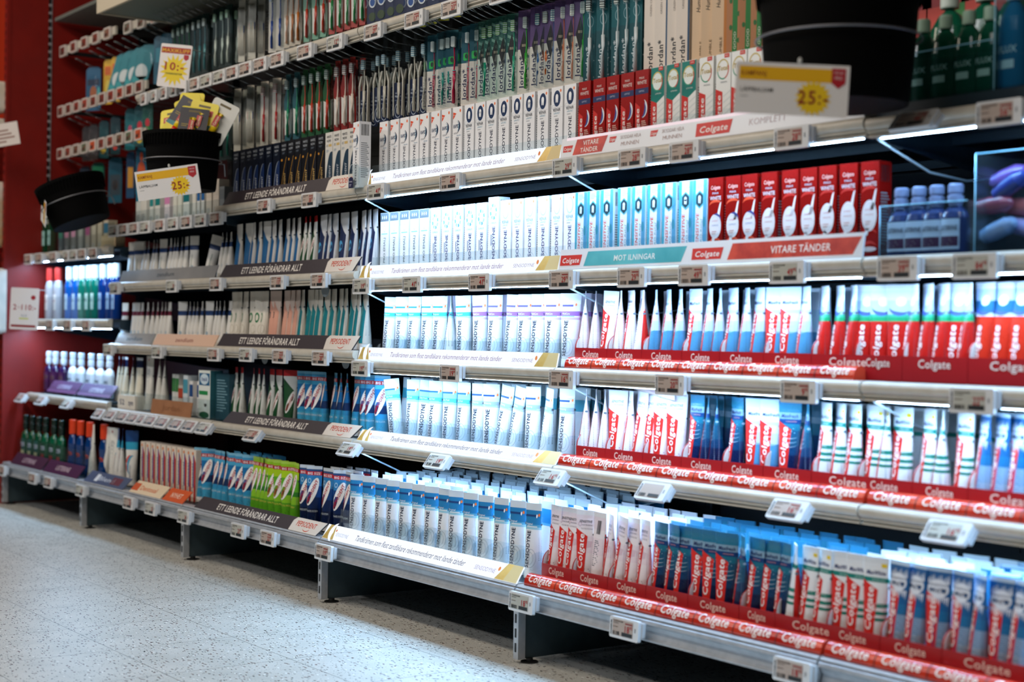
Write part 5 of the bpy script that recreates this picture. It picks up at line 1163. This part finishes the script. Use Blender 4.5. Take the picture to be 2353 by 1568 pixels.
# goods on hooks in the two left bays
def hpack(w, h, c, parts, sl=0.0):
    """hanging bag or card: parts = (shape, x, z, rx, rz, colour) with x,z from its centre"""
    t = empty('hanging_pack'); g = G(); pts = [(-w / 2, -h), (w / 2, -h), (w / 2, -.012), (w * .3, 0), (-w * .3, 0), (-w / 2, -.012)]
    g.prism_y([(x + sl * z, z) for x, z in pts], 0, .004, M(c, .35)); g.obj('card', t)
    g = G()
    for s_, x, z, rx, rz, cc in parts: (g.ell(x + sl * (z - h / 2), z - h / 2, rx, rz, cc, 1) if s_ == 'e' else g.r4(x - rx + sl * (z - h / 2), x + rx + sl * (z - h / 2), z - h / 2 - rz, z - h / 2 + rz, cc, 1))
    g.obj('printed_shapes', t)
    g = G(); g.lathe([(.002, -h * .85), (w * .36, -h * .8), (w * .38, -h * .5), (w * .3, -h * .22), (.002, -h * .18)], FILM(), 0, -.001, 14, 1, .35); g.obj('clear_bulge', t)
    return Proto(t)
HYL = 2.56
def hrow(proto, desc, pxs, z, where):
    packs(proto, desc, pxs, z, HYL, 0, 'hanging pack', True, where, 0.55)
wa, wb, wc = 'in the upper hook row at left', 'in the middle hook row at left', 'in the lower hook row at left'
hrow(hpack(.085, .20, '#1c5a80', [('r', 0, .03, .035, .014, '#1b2c4a'), ('e', 0, -.02, .020, .034, '#b0623c'), ('e', .03, -.03, .010, .04, '#58b2b8')]), 'blue pack with a face picture', [212], 2.01, wa)
hrow(hpack(.048, .20, '#d9a81c', [('r', 0, .05, .018, .02, '#d8641c'), ('e', 0, -.04, .014, .05, '#e8cf5a')]), 'yellow and orange pack', [245, 263], 2.02, wa)
hrow(hpack(.085, .17, '#1b7f8c', [('e', 0, -.03, .03, .035, '#cfd8da'), ('r', 0, -.06, .035, .012, '#2a9aa0')], .35), 'slanting teal and silver bag', [284, 303, 322, 341], 2.02, wa)
hrow(hpack(.06, .20, '#14607a', [('r', 0, .02, .02, .03, '#2f8aa0')]), 'dark teal pack', [364, 380], 2.04, wa)
hrow(hpack(.05, .16, '#3a3436', [('e', 0, -.02, .012, .03, '#7c6f6a')]), 'dim clear pack', [196, 212], 1.745, wb)
hrow(hpack(.055, .17, '#1b4a52', [('e', -.004, -.035, .018, .03, '#c9a81c')]), 'pack with yellow shape', [236], 1.75, wb); hrow(hpack(.055, .17, '#1f3f48', [('e', 0, -.03, .018, .035, '#c9301c')]), 'pack with red shape', [262], 1.755, wb)
hrow(hpack(.055, .18, '#1b6a74', [('e', 0, -.035, .018, .03, '#2f7f9a'), ('e', 0, .0, .010, .018, '#d0486a')]), 'pack with pink and blue shape', [296], 1.77, wb); hrow(hpack(.055, .18, '#1a5a62', [('e', 0, -.045, .020, .03, '#d0b01c'), ('e', 0, .0, .013, .02, '#cf2a3a')]), 'pack with yellow and red shape', [318], 1.775, wb)
hrow(hpack(.055, .18, '#1a5a50', [('e', 0, -.045, .018, .03, '#2a8a2c'), ('e', 0, .0, .012, .018, '#cf2a3a')]), 'pack with green and red shape', [336], 1.78, wb)
hrow(hpack(.06, .15, '#2a3a4a', [('r', 0, 0, .02, .03, '#4a2f4a')]), 'dim grey pack', [192], 1.56, wc); hrow(hpack(.075, .15, '#12564a', [('r', 0, .03, .03, .03, '#178a5a'), ('r', 0, -.02, .026, .006, '#b9d6c4')]), 'bright green pack', [222], 1.565, wc)
hrow(hpack(.075, .20, '#154f63', [('r', 0, -.02, .030, .045, '#33404a'), ('e', 0, -.02, .015, .025, '#a0622c')]), 'teal pack with framed picture', [262], 1.57, wc); hrow(hpack(.045, .20, '#1a4468', [('r', 0, -.01, .015, .045, '#d0902c')]), 'navy pack with amber panel', [297], 1.58, wc)
hrow(hpack(.06, .20, '#1b5f7a', [('e', 0, -.01, .022, .05, '#d0501c'), ('e', 0, .06, .008, .02, '#e0561c')]), 'teal pack with orange figure', [322], 1.59, wc)
# small peg rails with rows of little tags
def peg_rail(x0, x1, z, n, desc, red, ang=0.0):
    t = empty('peg_rail', ((x0 + x1) / 2, 2.475, z)); tag(t, f'{desc}', 'peg rail'); w = (x1 - x0)
    g = G(); g.box(-w / 2, w / 2, 0, .010, -.034, 0, RAIL()); g.obj('rail', t)
    p = w / n
    for k in range(n):
        g = G(); x = -w / 2 + (k + .5) * p; ww = min(.075, p * .90); g.bev(x - ww / 2, x + ww / 2, -.012, 0, -.048, .002, .004, M('#cfc6bf', .4)); fl = lambda a, b: .0122
        g.r4(x - ww * .40, x + ww * .36, -.042, -.005, red[k % len(red)], 0, fl); g.r4(x - ww * .34, x + ww * .05, -.036, -.022, '#4a2a22', 1, fl); g.text('35', x + ww * .18, -.020, .012, '#a5141a', w=.015, bold=.03, surf=fl, lv=3); g.obj('tag_holder', t)
    for xx in (-w / 2 + .02, w / 2 - .03):
        g = G(); g.box(xx, xx + .006, .010, .42, -.03, -.01, BACK()); g.obj('rail_arm', t)
peg_rail(-1.998, -1.31, 2.112, 5, 'upper peg rail of small price tags in the far left bay', ['#5c2f2a', '#7c3a30', '#7f4033', '#7c4336', '#8a6a58'])
peg_rail(-1.22, -.50, 2.102, 5, 'upper peg rail of small price tags in the second bay', ['#6a6a5c', '#6f6a5c', '#c23a22', '#66705c', '#75705e'])
peg_rail(-1.998, -.96, 1.836, 10, 'middle peg rail of small price tags at left', ['#7a3a30', '#6f352c', '#8a3a2e', '#a04634'])
peg_rail(-1.998, -.96, 1.640, 10, 'lower peg rail of small price tags at left', ['#7a3a30', '#8a4434', '#6c5a48', '#5c6a52', '#c2542c'])
# top rail continues over the second bay
t = empty('shelf', (-.37, YF, 1.738)); tag(t, 'grey plastic front rail without goods, top rail of the second bay', 'shelf')
g = G(); g.prism_x(rail_profile(1.738), -.74, -.003, RAIL()); g.shift(.37, -YF, -1.738); g.obj('price_rail', t)
for i, (px, pr) in enumerate(((322, '24'), (345, '19'), (368, '19'), (390, '24'), (412, '29'))):
    X = XA(px, YF - .028, 1.70); ptag(X, 1.726, YF - .028, pr, f'white shelf price tag, {od(i, 5)} on the top rail of the second bay', 0, .062, i % 2 == 0, 'electronic price tags on the rails')
for x0, n, z in ((0, 1, 1.738), (1, 1, 1.738), (2, 1, 1.738)):
    pass

# small goods on the upper left shelves
def carton_plain(w, h, c, top, txt=None, d=.04):
    g = G(); g.box(-w / 2, w / 2, 0, d, 0, h, M(c, .4)); g.r4(-w / 2, w / 2, h * .55, h * .9, top, 1)
    if txt: g.text(txt, 0, h * .3, h * .08, '#3a5a6a', w=w * .7)
    g.lines(-w * .35, w * .35, h * .1, h * .25, 3, '#9aa4aa', 1); return g
for i, (px, w, h, c, tp) in enumerate(((318, .05, .17, '#e6ecec', '#2a86a8'), (330, .06, .18, '#ecece6', '#c9d6da'), (348, .035, .12, '#e6ebe6', '#2c8f90'), (362, .045, .12, '#e9e9e2', '#17807f'), (384, .05, .12, '#e9dfe4', '#d689b8'), (402, .035, .10, '#e9e6dc', '#dcdccf'), (413, .035, .10, '#e6e6da', '#d9dccf'),
     (428, .055, .115, '#e3e9e4', '#126f78'), (446, .03, .10, '#ecebe4', '#e2e0d6'), (456, .025, .11, '#e9e9e4', '#1d62a0'), (466, .025, .11, '#e9e9e4', '#1d62a0'), (480, .045, .12, '#ded4c6', '#d9cdbd'), (496, .05, .13, '#d9cdbf', '#cfc4b6'), (510, .04, .10, '#7d8286', '#6a7074'))):
    o = carton_plain(w, h, c, tp).obj('small_carton', None, (XA(px, SHY, 1.28), SHY, ZR[-1][2])); tag(o, f'small pale carton with {["blue", "grey", "teal", "green", "pink", "cream", "cream", "dark teal", "white", "blue", "blue", "beige", "tan", "grey"][i]} band, {od(i, 14)} along the top shelf of the second bay', 'small carton', 'small pale cartons')
for i, (px, c, tp) in enumerate(((134, '#4f6a70', '#2f8f7a'), (148, '#56686e', '#c98aa8'), (163, '#6a7478', '#d694b8'), (180, '#8a8f8c', '#a8b0a8'), (196, '#a79f94', '#b05a8c'), (210, '#b5ab98', '#cfc6b2'), (224, '#bdb29c', '#cfc4ac'), (238, '#c4b9a2', '#3a7a98'))):
    o = carton_plain(.05, .12, c, tp).obj('small_carton', None, (XA(px, SHY, 1.2), SHY + .01, ZR[-2][3])); tag(o, f'small {"grey" if i < 4 else "beige"} carton with coloured top, {od(i, 8)} beside the dark green bottles', 'small carton', 'small cartons beside the dark green bottles')
o = carton_plain(.16, .05, '#c9b08a', '#d6c09c').obj('small_carton', None, (XA(252, SHY - .02, 1.18), SHY - .025, ZR[-2][3])); tag(o, 'low kraft carton lying at the right end of the far left shelf', 'small carton')
for i, (px, w, h, c, tp) in enumerate(((426, .04, .15, '#dfe9ee', '#4fa2b8'), (437, .030, .13, '#eceae8', '#1d4a86'), (452, .030, .13, '#eceae8', '#1d4a86'), (408, .04, .11, '#d9cfc2', '#c24a2c'), (415, .03, .09, '#cfd2cf', '#2f4f6a'), (396, .03, .15, '#e9ece6', '#3f8a4a'), (386, .03, .15, '#e9ece6', '#3f8a4a'))):
    o = carton_plain(w, h, c, tp).obj('small_carton', None, (XA(px, SHY, .58), SHY + .004 * i, ZR[-1][5])); tag(o, f'slim white carton, {od(i, 7)} placed in the small carton group, fourth shelf, second bay', 'small carton', 'slim cartons on the fourth shelf')
g = G(); g.box(-.05, .05, 0, .05, 0, .175, M('#e6ece6', .3)); g.r4(-.045, .045, .12, .165, '#1b5f8a', 1); g.ell(0, .143, .036, .020, '#cfe2ec', 2); g.text('Oral-B', 0, .143, .014, '#1b3f8a', w=.05, bold=.02, lv=4); g.r4(-.045, .03, .085, .10, '#1f8a4a', 1); tooth(g, .012, .045, .028, '#f2f6f4', 3); g.ell(0, .012, .042, .012, '#0f5a3c', 2); g.box(.05, .0505, 0, .05, 0, .175, M('#2f6a74', .4))
tag(g.obj('toothbrush_carton', None, (XA(481, SHY, .58), SHY - .02, ZR[-1][5])), 'wide white and green carton with tooth picture, fourth shelf of the second bay', 'carton')
g = G(); g.box(-.055, .055, 0, .045, 0, .165, M('#204a58', .4)); g.lines(-.045, .04, .03, .15, 12, '#6f97a4', 1)
tag(g.obj('toothbrush_carton', None, (XA(514, SHY, .58), SHY - .005, ZR[-1][5])), 'dark teal carton turned backwards beside the green tooth carton', 'carton')
for i, px in enumerate((282, 302)):
    g = G(); g.box(-.045, .045, 0, .04, 0, .055, M('#e6e0d4', .5)); g.text(('52', 'zym')[i], 0, .028, .022, '#26305a', w=.05, bold=.02)
    tag(g.obj('small_carton', None, (XA(px, SHY - .035, .52), SHY - .038, ZR[-1][5])), f'low cream box with dark lettering, {("left", "right")[i]} of the two at the shelf edge', 'small carton')
def stripe_carton():
    g = G(); g.box(-.019, .019, 0, .05, 0, .185, M('#e4d6c6', .4)); g.q4(((.003, 0), (.019, 0), (.019, .140), (.003, .165)), '#b5241c', 1); g.q4(((-.004, .05), (.003, .05), (.003, .165), (-.004, .17)), '#2f5a9a', 1)
    g.text('Dentosal', -.009, .085, .008, '#23303c', rot=90, w=.10, bold=.015); g.ell(-.006, .172, .008, .006, '#d98a5c', 1); return g
row_of(stripe_carton(), 'toothpaste_carton', 'slim cream carton with red and blue stripe', C, -1, 6, [327, 339, 351, 363, 375, 387, 399, 411, 423, 434, 444], Y=BSY)

# ------------------------------------------------------------------ campaign bins, cards and signs
def burst(g, x, z, r1, r2, n, c, lv, surf=FLAT):
    for k in range(n):
        a = 2 * PI * k / n; b = 2 * PI * (k + .5) / n; d = 2 * PI * (k + 1) / n
        g.add([(x, -surf(x, z) - .00025 * lv, z)] + [(x + r * math.cos(q), -surf(x, z) - .00025 * lv, z + r * math.sin(q)) for r, q in ((r2, a), (r1, b), (r2, d))], [(0, 1, 2, 3)], c)
def card25():
    w, h = .210, .098; t = empty('campaign_card'); g = G(); g.box(-w / 2, w / 2, 0, .0012, -h, 0, M('#e9e6e4', .4)); g.obj('card', t); g = G()
    g.r4(-w / 2 + .006, w / 2 - .02, -.034, -.008, '#eab20e', 1); g.text('KAMPANJ', -w / 2 + .010, -.021, .010, '#8f3a12', w=.046, al='l', bold=.02)
    g.text('LÄPPBALSAM', -w / 2 + .010, -.052, .0085, '#2b2b2d', w=.060, al='l', bold=.01); g.lines(-w / 2 + .010, -w / 2 + .034, -.066, -.062, 1, '#a9a7a6', 1)
    burst(g, .040, -.064, .034, .026, 18, '#f0c81a', 2); g.text('25:-', .040, -.062, .026, '#8f1420', w=.056, bold=.05, lv=4)
    g.poly([(.072, -.006), (.072, -.034), (.085, -.044), (.098, -.034), (.098, -.006)], '#b01a28', 3); g.text('MEDLEM', .085, -.014, .004, '#e9d6d6', w=.018, lv=5); g.text('PRIS', .085, -.024, .006, '#e9d6d6', w=.014, lv=5)
    g.obj('printing', t)
    g = G(); g.lathe([(.001, 0), (.004, .003), (.004, .009), (.001, .012)], M('#c9c9c4', .3), .012, 0, 10); g.obj('clip', t)
    return t
def bin_(x, y, z0, h, r, label, rot=(0, 0, 0), ccol=None):
    t = empty('campaign_bin', (x, y, z0)); t.rotation_euler = rot; tag(t, label, 'bin')
    g = G(); n = 64; prof = [(r * .86, 0), (r * .88, .01), (r * .94, h * .5), (r * .98, h - .02), (r * 1.05, h - .012), (r * 1.05, h), (r * 1.0, h), (r * .93, h - .02), (r * .90, h * .5), (r * .84, .012)]
    g.lathe(prof, BLACK(), 0, 0, n, 1, 1, True)
    g.obj('bucket', t)
    g = G()
    for k in range(n): a = 2 * PI * k / n; g.wire([(r * 1.045 * math.cos(a), r * 1.045 * math.sin(a), h), (r * 1.0 * math.cos(a), r * 1.0 * math.sin(a), h - .05)], .002, BLACK(), 5)
    g.obj('ribs', t)
    g = G(); rr_ = r * 1.02; g.wire([(rr_ * math.cos(2 * PI * k / 40), rr_ * math.sin(2 * PI * k / 40), h * .52) for k in range(40)], .0022, M('#86868a', .3, .6), 6, True)
    g.wire([(0, rr_, h * .52), (0, .156, h * .52), (0, .16, h * .3)], .003, M('#86868a', .3, .6)); g.obj('wire_ring', t)
    return t
CARD = Proto(card25())
bin_(.10, 2.175, 1.290, .195, .130, 'black round plastic bin full of yellow lip balm packs, hung on the dark banner bay')
CARD.place((.225, 2.060, ZA(386, .225, 2.06)), (0, math.radians(-9), math.radians(56)), 'white campaign card 25:- hung on the bin with yellow packs', 'price card')
bin_(3.085, 2.17, 1.246, .235, .150, 'large black round plastic bin hung at the upper right')
CARD.place((3.150, 1.985, ZA(146, 3.15, 1.985)), (math.radians(-3), math.radians(3), math.radians(48)), 'white campaign card 25:- hung on the large bin at upper right', 'price card', scale=(.94, 1, .94))
bin_(-.86, 2.175, 1.225, .170, .130, 'tilted empty looking black bin in front of the dark green bottles', (math.radians(14), math.radians(-14), 0))
CARD.place((-.90, 2.035, 1.315), (0, math.radians(12), math.radians(-14)), 'campaign card seen almost edge-on, hung on the tilted bin', 'price card')
# what lies in the bins
def balm(kind):
    w, h = .075, .115; t = empty('lip_balm_pack'); g = G(); base = '#e6d400' if kind < 2 else '#d9d9d2'
    g.bev(-w / 2, w / 2, 0, .0015, 0, h, .008, M(base, .35)); fl = FLAT
    if kind == 1:
        g.r4(-w / 2, w / 2, .030, h - .004, '#080c26', 1); g.q4(((-w / 2, .026), (w / 2, .026), (w / 2, .044), (-w / 2, .036)), '#1d7a84', 2)
    if kind == 0: g.r4(-w / 2, w / 2, .0, .040, '#14264c', 1); g.q4(((-w / 2, .036), (w / 2, .036), (w / 2, .054), (-w / 2, .048)), '#1d7a84', 2); g.text('Carmex', 0, .085, .010, '#f2e6c8', w=.042, bold=.03, lv=5); g.r4(-.026, .026, .077, .093, '#b81e1c', 3)
    g.r4(-.016, .016, h - .016, h - .010, '#5a4a10', 2); g.lines(-.030, -.006, .058, .068, 2, '#8f7a12', 2); g.obj('card', t)
    g = G(); g.wire([(0, -.008, .018), (0, -.009, .050), (0, -.008, .078)], .0095, M('#e9c81a', .2), 10); g.wire([(0, -.008, .008), (0, -.008, .024)], .0098, M('#c9281a', .2), 10); g.obj('balm_tube', t)
    g = G(); g.r4(-.007, .007, .040, .070, '#b81e1c', 0, lambda x, z: .019); g.text('Carmex', 0, .055, .007, '#f2e0b8', rot=90, w=.026, bold=.03, lv=3, surf=lambda x, z: .019); g.obj('balm_label', t)
    return Proto(t)
BAL = [balm(0), balm(1), balm(2)]
for i, (dx, dy, dz, ry, rx, rz, k) in enumerate(((-.105, -.02, .095, -6, -12, 30, 0), (-.045, .02, .145, 4, -8, 35, 0), (.045, .03, .135, -22, -10, 45, 0), (.005, -.05, .130, 28, -14, 40, 1), (-.070, -.085, .085, 42, -18, 30, 0), (.055, -.035, .105, 38, -16, 45, 0), (.095, .0, .105, 12, -12, 50, 0), (.105, .045, .115, 26, -6, 50, 2), (.12, -.03, .085, 6, -16, 55, 1))):
    BAL[k].place((  .085 + dx * .8, 2.19 + dy, 1.345 + dz), (math.radians(rx), math.radians(ry), math.radians(rz)), ['yellow and navy', 'navy backed', 'white backed'][k] + f' lip balm pack sticking out of the black bin, {od(i, 9)} from the left', 'lip balm pack', 'lip balm packs in the bin', scale=(1.3, 1.3, 1.3))
for i, (dx, dz, k) in enumerate(((-.06, .14, 0), (.03, .15, 0))):
    BAL[k].place((3.085 + dx, 2.17, 1.262 + dz), (0, math.radians(15 - 40 * i), math.radians(40)), f'yellow lip balm pack in the large upper right bin, {("left", "right")[i]} one', 'lip balm pack')
def sign(label, loc, rz, w, h, build):
    t = empty('campaign_sign', loc); t.rotation_euler = rz; tag(t, label, 'price sign'); g = G(); g.bev(-w / 2, w / 2, 0, .002, -h, 0, .006, M('#e9e4e2', .4)); g.obj('card', t); g = G(); build(g, w, h); g.obj('printing', t)
    g = G(); g.wire([(0, .002, -.012), (.02, .06, -.004), (.05, .16, -.004)], .0018, M('#c9c9c4', .3)); g.obj('clip', t)
def b10(g, w, h):
    g.r4(-w / 2 + .004, w / 2 - .004, -.034, -.012, '#a51c18', 1); g.text('MAXIKLIPP', 0, -.023, .014, '#e9b42a', w=w * .88, bold=.02, lv=3); burst(g, 0, -.095, .060, .038, 16, '#ecd01c', 1); g.text('10:-', .0, -.080, .030, '#a51c18', w=.078, bold=.05, lv=4); g.text('TANDBORSTAR', 0, -.108, .007, '#4a5a2a', w=.07, bold=.02, lv=4)
    g.poly([(.034, -.036), (.034, -.050), (.044, -.058), (.054, -.050), (.054, -.036)], '#b01a28', 3)
sign('white and yellow sign MAXIKLIPP 10:- hanging on the peg rail above the bin', (-.25, 2.30, 1.858), (0, math.radians(7), math.radians(38)), .128, .158, b10)
def b110(g, w, h):
    g.text('2', -.040, -.082, .024, '#a31a28', w=.013, bold=.04); g.text('för', -.022, -.082, .012, '#c9a9ac', w=.014); g.text('110:-', .018, -.082, .024, '#a31a28', w=.060, bold=.04); g.ell(.035, -.040, .010, .010, '#a31a28', 1); g.text('FLUX', 0, -.118, .010, '#7f9098', w=.025); g.r4(-.020, .018, -.134, -.128, '#c9cf6a', 1); g.r4(-w / 2 + .006, w / 2 - .01, -h + .010, -h + .020, '#8f1a20', 1)
sign('white sign 2 för 110:- clipped in front of the clear bottles at far left', (XA(58, 2.16, .93), 2.16, ZA(662, XA(58, 2.16, .93), 2.16)), (0, math.radians(2), math.radians(60)), .118, .178, b110)
# cables of the light strips
CB = M('#cfe0ea', .3)
for i, (bay, r, dx) in enumerate(((1, 2, 0), (2, 2, 0), (1, 3, 1), (2, 3, 0), (1, 5, 0), (2, 5, 0), (3, 2, 0), (3, 4, 0), (2, 4, 0))):
    zr = ZR[bay][r]; x = bay + .012
    g = G(); g.wire([(x, YF + .016, zr - .040), (x + .004, YF + .05, zr - .055), (x + .03, YF + .14, zr - .10), (x + .035, YF + .25, zr - .11), (x + .03, YF + .40, zr - .09), (x + .01, YB - .03, zr - .10)], .0025, CB, 6)
    tag(g.obj('power_cable'), f'thin pale cable of the light strip under the {ROWN[r]}, {BAYN[bay]}', 'cable', 'light strip cables')
# round shelf stoppers behind the dark banner bay
for i, (px, py) in enumerate(((748, 667), (609, 825), (795, 826))):
    g = G(); g.lathe([(.024, 0), (.024, .002)], '#8a9498', n=20); o = g.obj('round_sticker', None, (XA(px, 2.40, ZA(py, .6, 2.4)), 2.40, ZA(py, .6, 2.4))); o.rotation_euler = (math.radians(90), 0, 0); tag(o, f'grey plastic disc hanging below the rail, {["third shelf", "left one on fourth shelf", "right one on fourth shelf"][i]}', 'plastic disc')
# canopy over the shelving
t = empty('canopy_box', (-.80, 2.2, 2.045)); tag(t, 'cream lighting canopy above the shelves, its corner seen at the top left', 'canopy')
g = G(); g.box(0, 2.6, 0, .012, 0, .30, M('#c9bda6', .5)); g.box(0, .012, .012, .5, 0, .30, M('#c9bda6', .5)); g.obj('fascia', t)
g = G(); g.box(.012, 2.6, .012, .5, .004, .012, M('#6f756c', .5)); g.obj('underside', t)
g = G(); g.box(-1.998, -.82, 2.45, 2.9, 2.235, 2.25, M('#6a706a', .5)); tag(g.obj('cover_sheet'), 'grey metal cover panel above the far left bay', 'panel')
# red fabric-like wedges: end stops beside the bottles
def wedge(x, z0, z1, y0, y1, lab):
    g = G(); g.prism_x([(y0, z0), (y1, z0), (y1, z1), (y1 - .06, z1)], x, x + .004, M('#d8401c', .45)); tag(g.obj('side_divider'), lab, 'side divider')
# hanging goods above the upper right shelf
for i, (px, c) in enumerate(((2110, '#b01c1c'), (2150, '#a81818'), (2195, '#b8201c'), (2240, '#96181c'), (2290, '#8a1418'))):
    g = G(); g.bev(-.035, .035, 0, .004, -.14, 0, .006, M(c, .35)); g.r4(-.025, .025, -.12, -.07, '#2f8a3a' if i == 2 else '#d94a3a', 1); g.ell(0, -.03, .012, .01, '#e9d6d0', 1)
    zt = 1.585; X = XA(px, 2.62, 1.5); o = g.obj('red_blister_card', None, (X, 2.62, zt)); tag(o, f'red blister card hanging behind the green bottles, {od(i, 5)} from the left', 'blister card', 'red blister cards')
    HOOK.place((X, 2.60, zt - .004), (0, 0, 0), f'wire hook holding the {od(i, 5)} red blister card', 'display hook', 'wire display hooks')

# ------------------------------------------------------------------ the neighbouring gondola past the red end panel
t = empty('neighbour_shelving', (-2.56, 2.25, 0)); tag(t, 'orange red shelving of the neighbouring section at the left picture edge', 'shelving')
g = G(); g.box(-.6, .45, .30, .33, 0, 2.6, M('#c8340e', .5)); g.obj('back_panel', t)
for z in (.35, .75, 1.15, 1.62): g = G(); g.box(-.6, .45, -.05, .30, z, z + .03, M('#a01408', .5)); g.obj('shelf_board', t)
for k, (z, h, c, w) in enumerate(((1.65, .12, '#dcd6c6', .22), (1.18, .30, '#b08a4a', .16), (.78, .30, '#c9ccc4', .2), (1.90, .14, '#e6dcc8', .25))):
    for j in range(2):
        g = G(); x0 = -.05 + j * .24 - .1
        g.bev(-w / 2, w / 2, -.05, .05, 0, h, .02, grain('pouch' + str(k), c, '#e9e4da', 9, .4)); g.r4(-w * .3, w * .3, h * .5, h * .8, '#7a2a1c' if k % 2 else '#2f7f86', 200)
        tag(g.obj('snack_bag', None, (XA(-16 - 30 * j, 2.22, z + .1), 2.20, z if k != 3 else 1.80)), f'{["white box", "golden bag", "pale bag", "cream box"][k]} on the neighbouring shelving at the left edge, {("farther", "nearer")[j]} one', 'bag' if k in (1, 2) else 'box')
g = G(); g.box(-.07, .07, 0, .002, -.05, .05, M('#dcd2cc', .4)); g.lines(-.05, .05, -.035, .03, 4, '#8f6a60', 1); o = g.obj('shelf_talker', None, (XA(8, 2.14, 1.70), 2.14, ZA(310, XA(8, 2.14, 1.70), 2.14))); o.rotation_euler = (0, math.radians(-10), math.radians(50)); tag(o, 'small white paper sign tilted at the left picture edge', 'paper sign')

for o in bpy.data.objects:
    if 'label' in o and len(o['label'].replace('-', ' ').split()) > 16: print('LONG', o.name, o['label'])
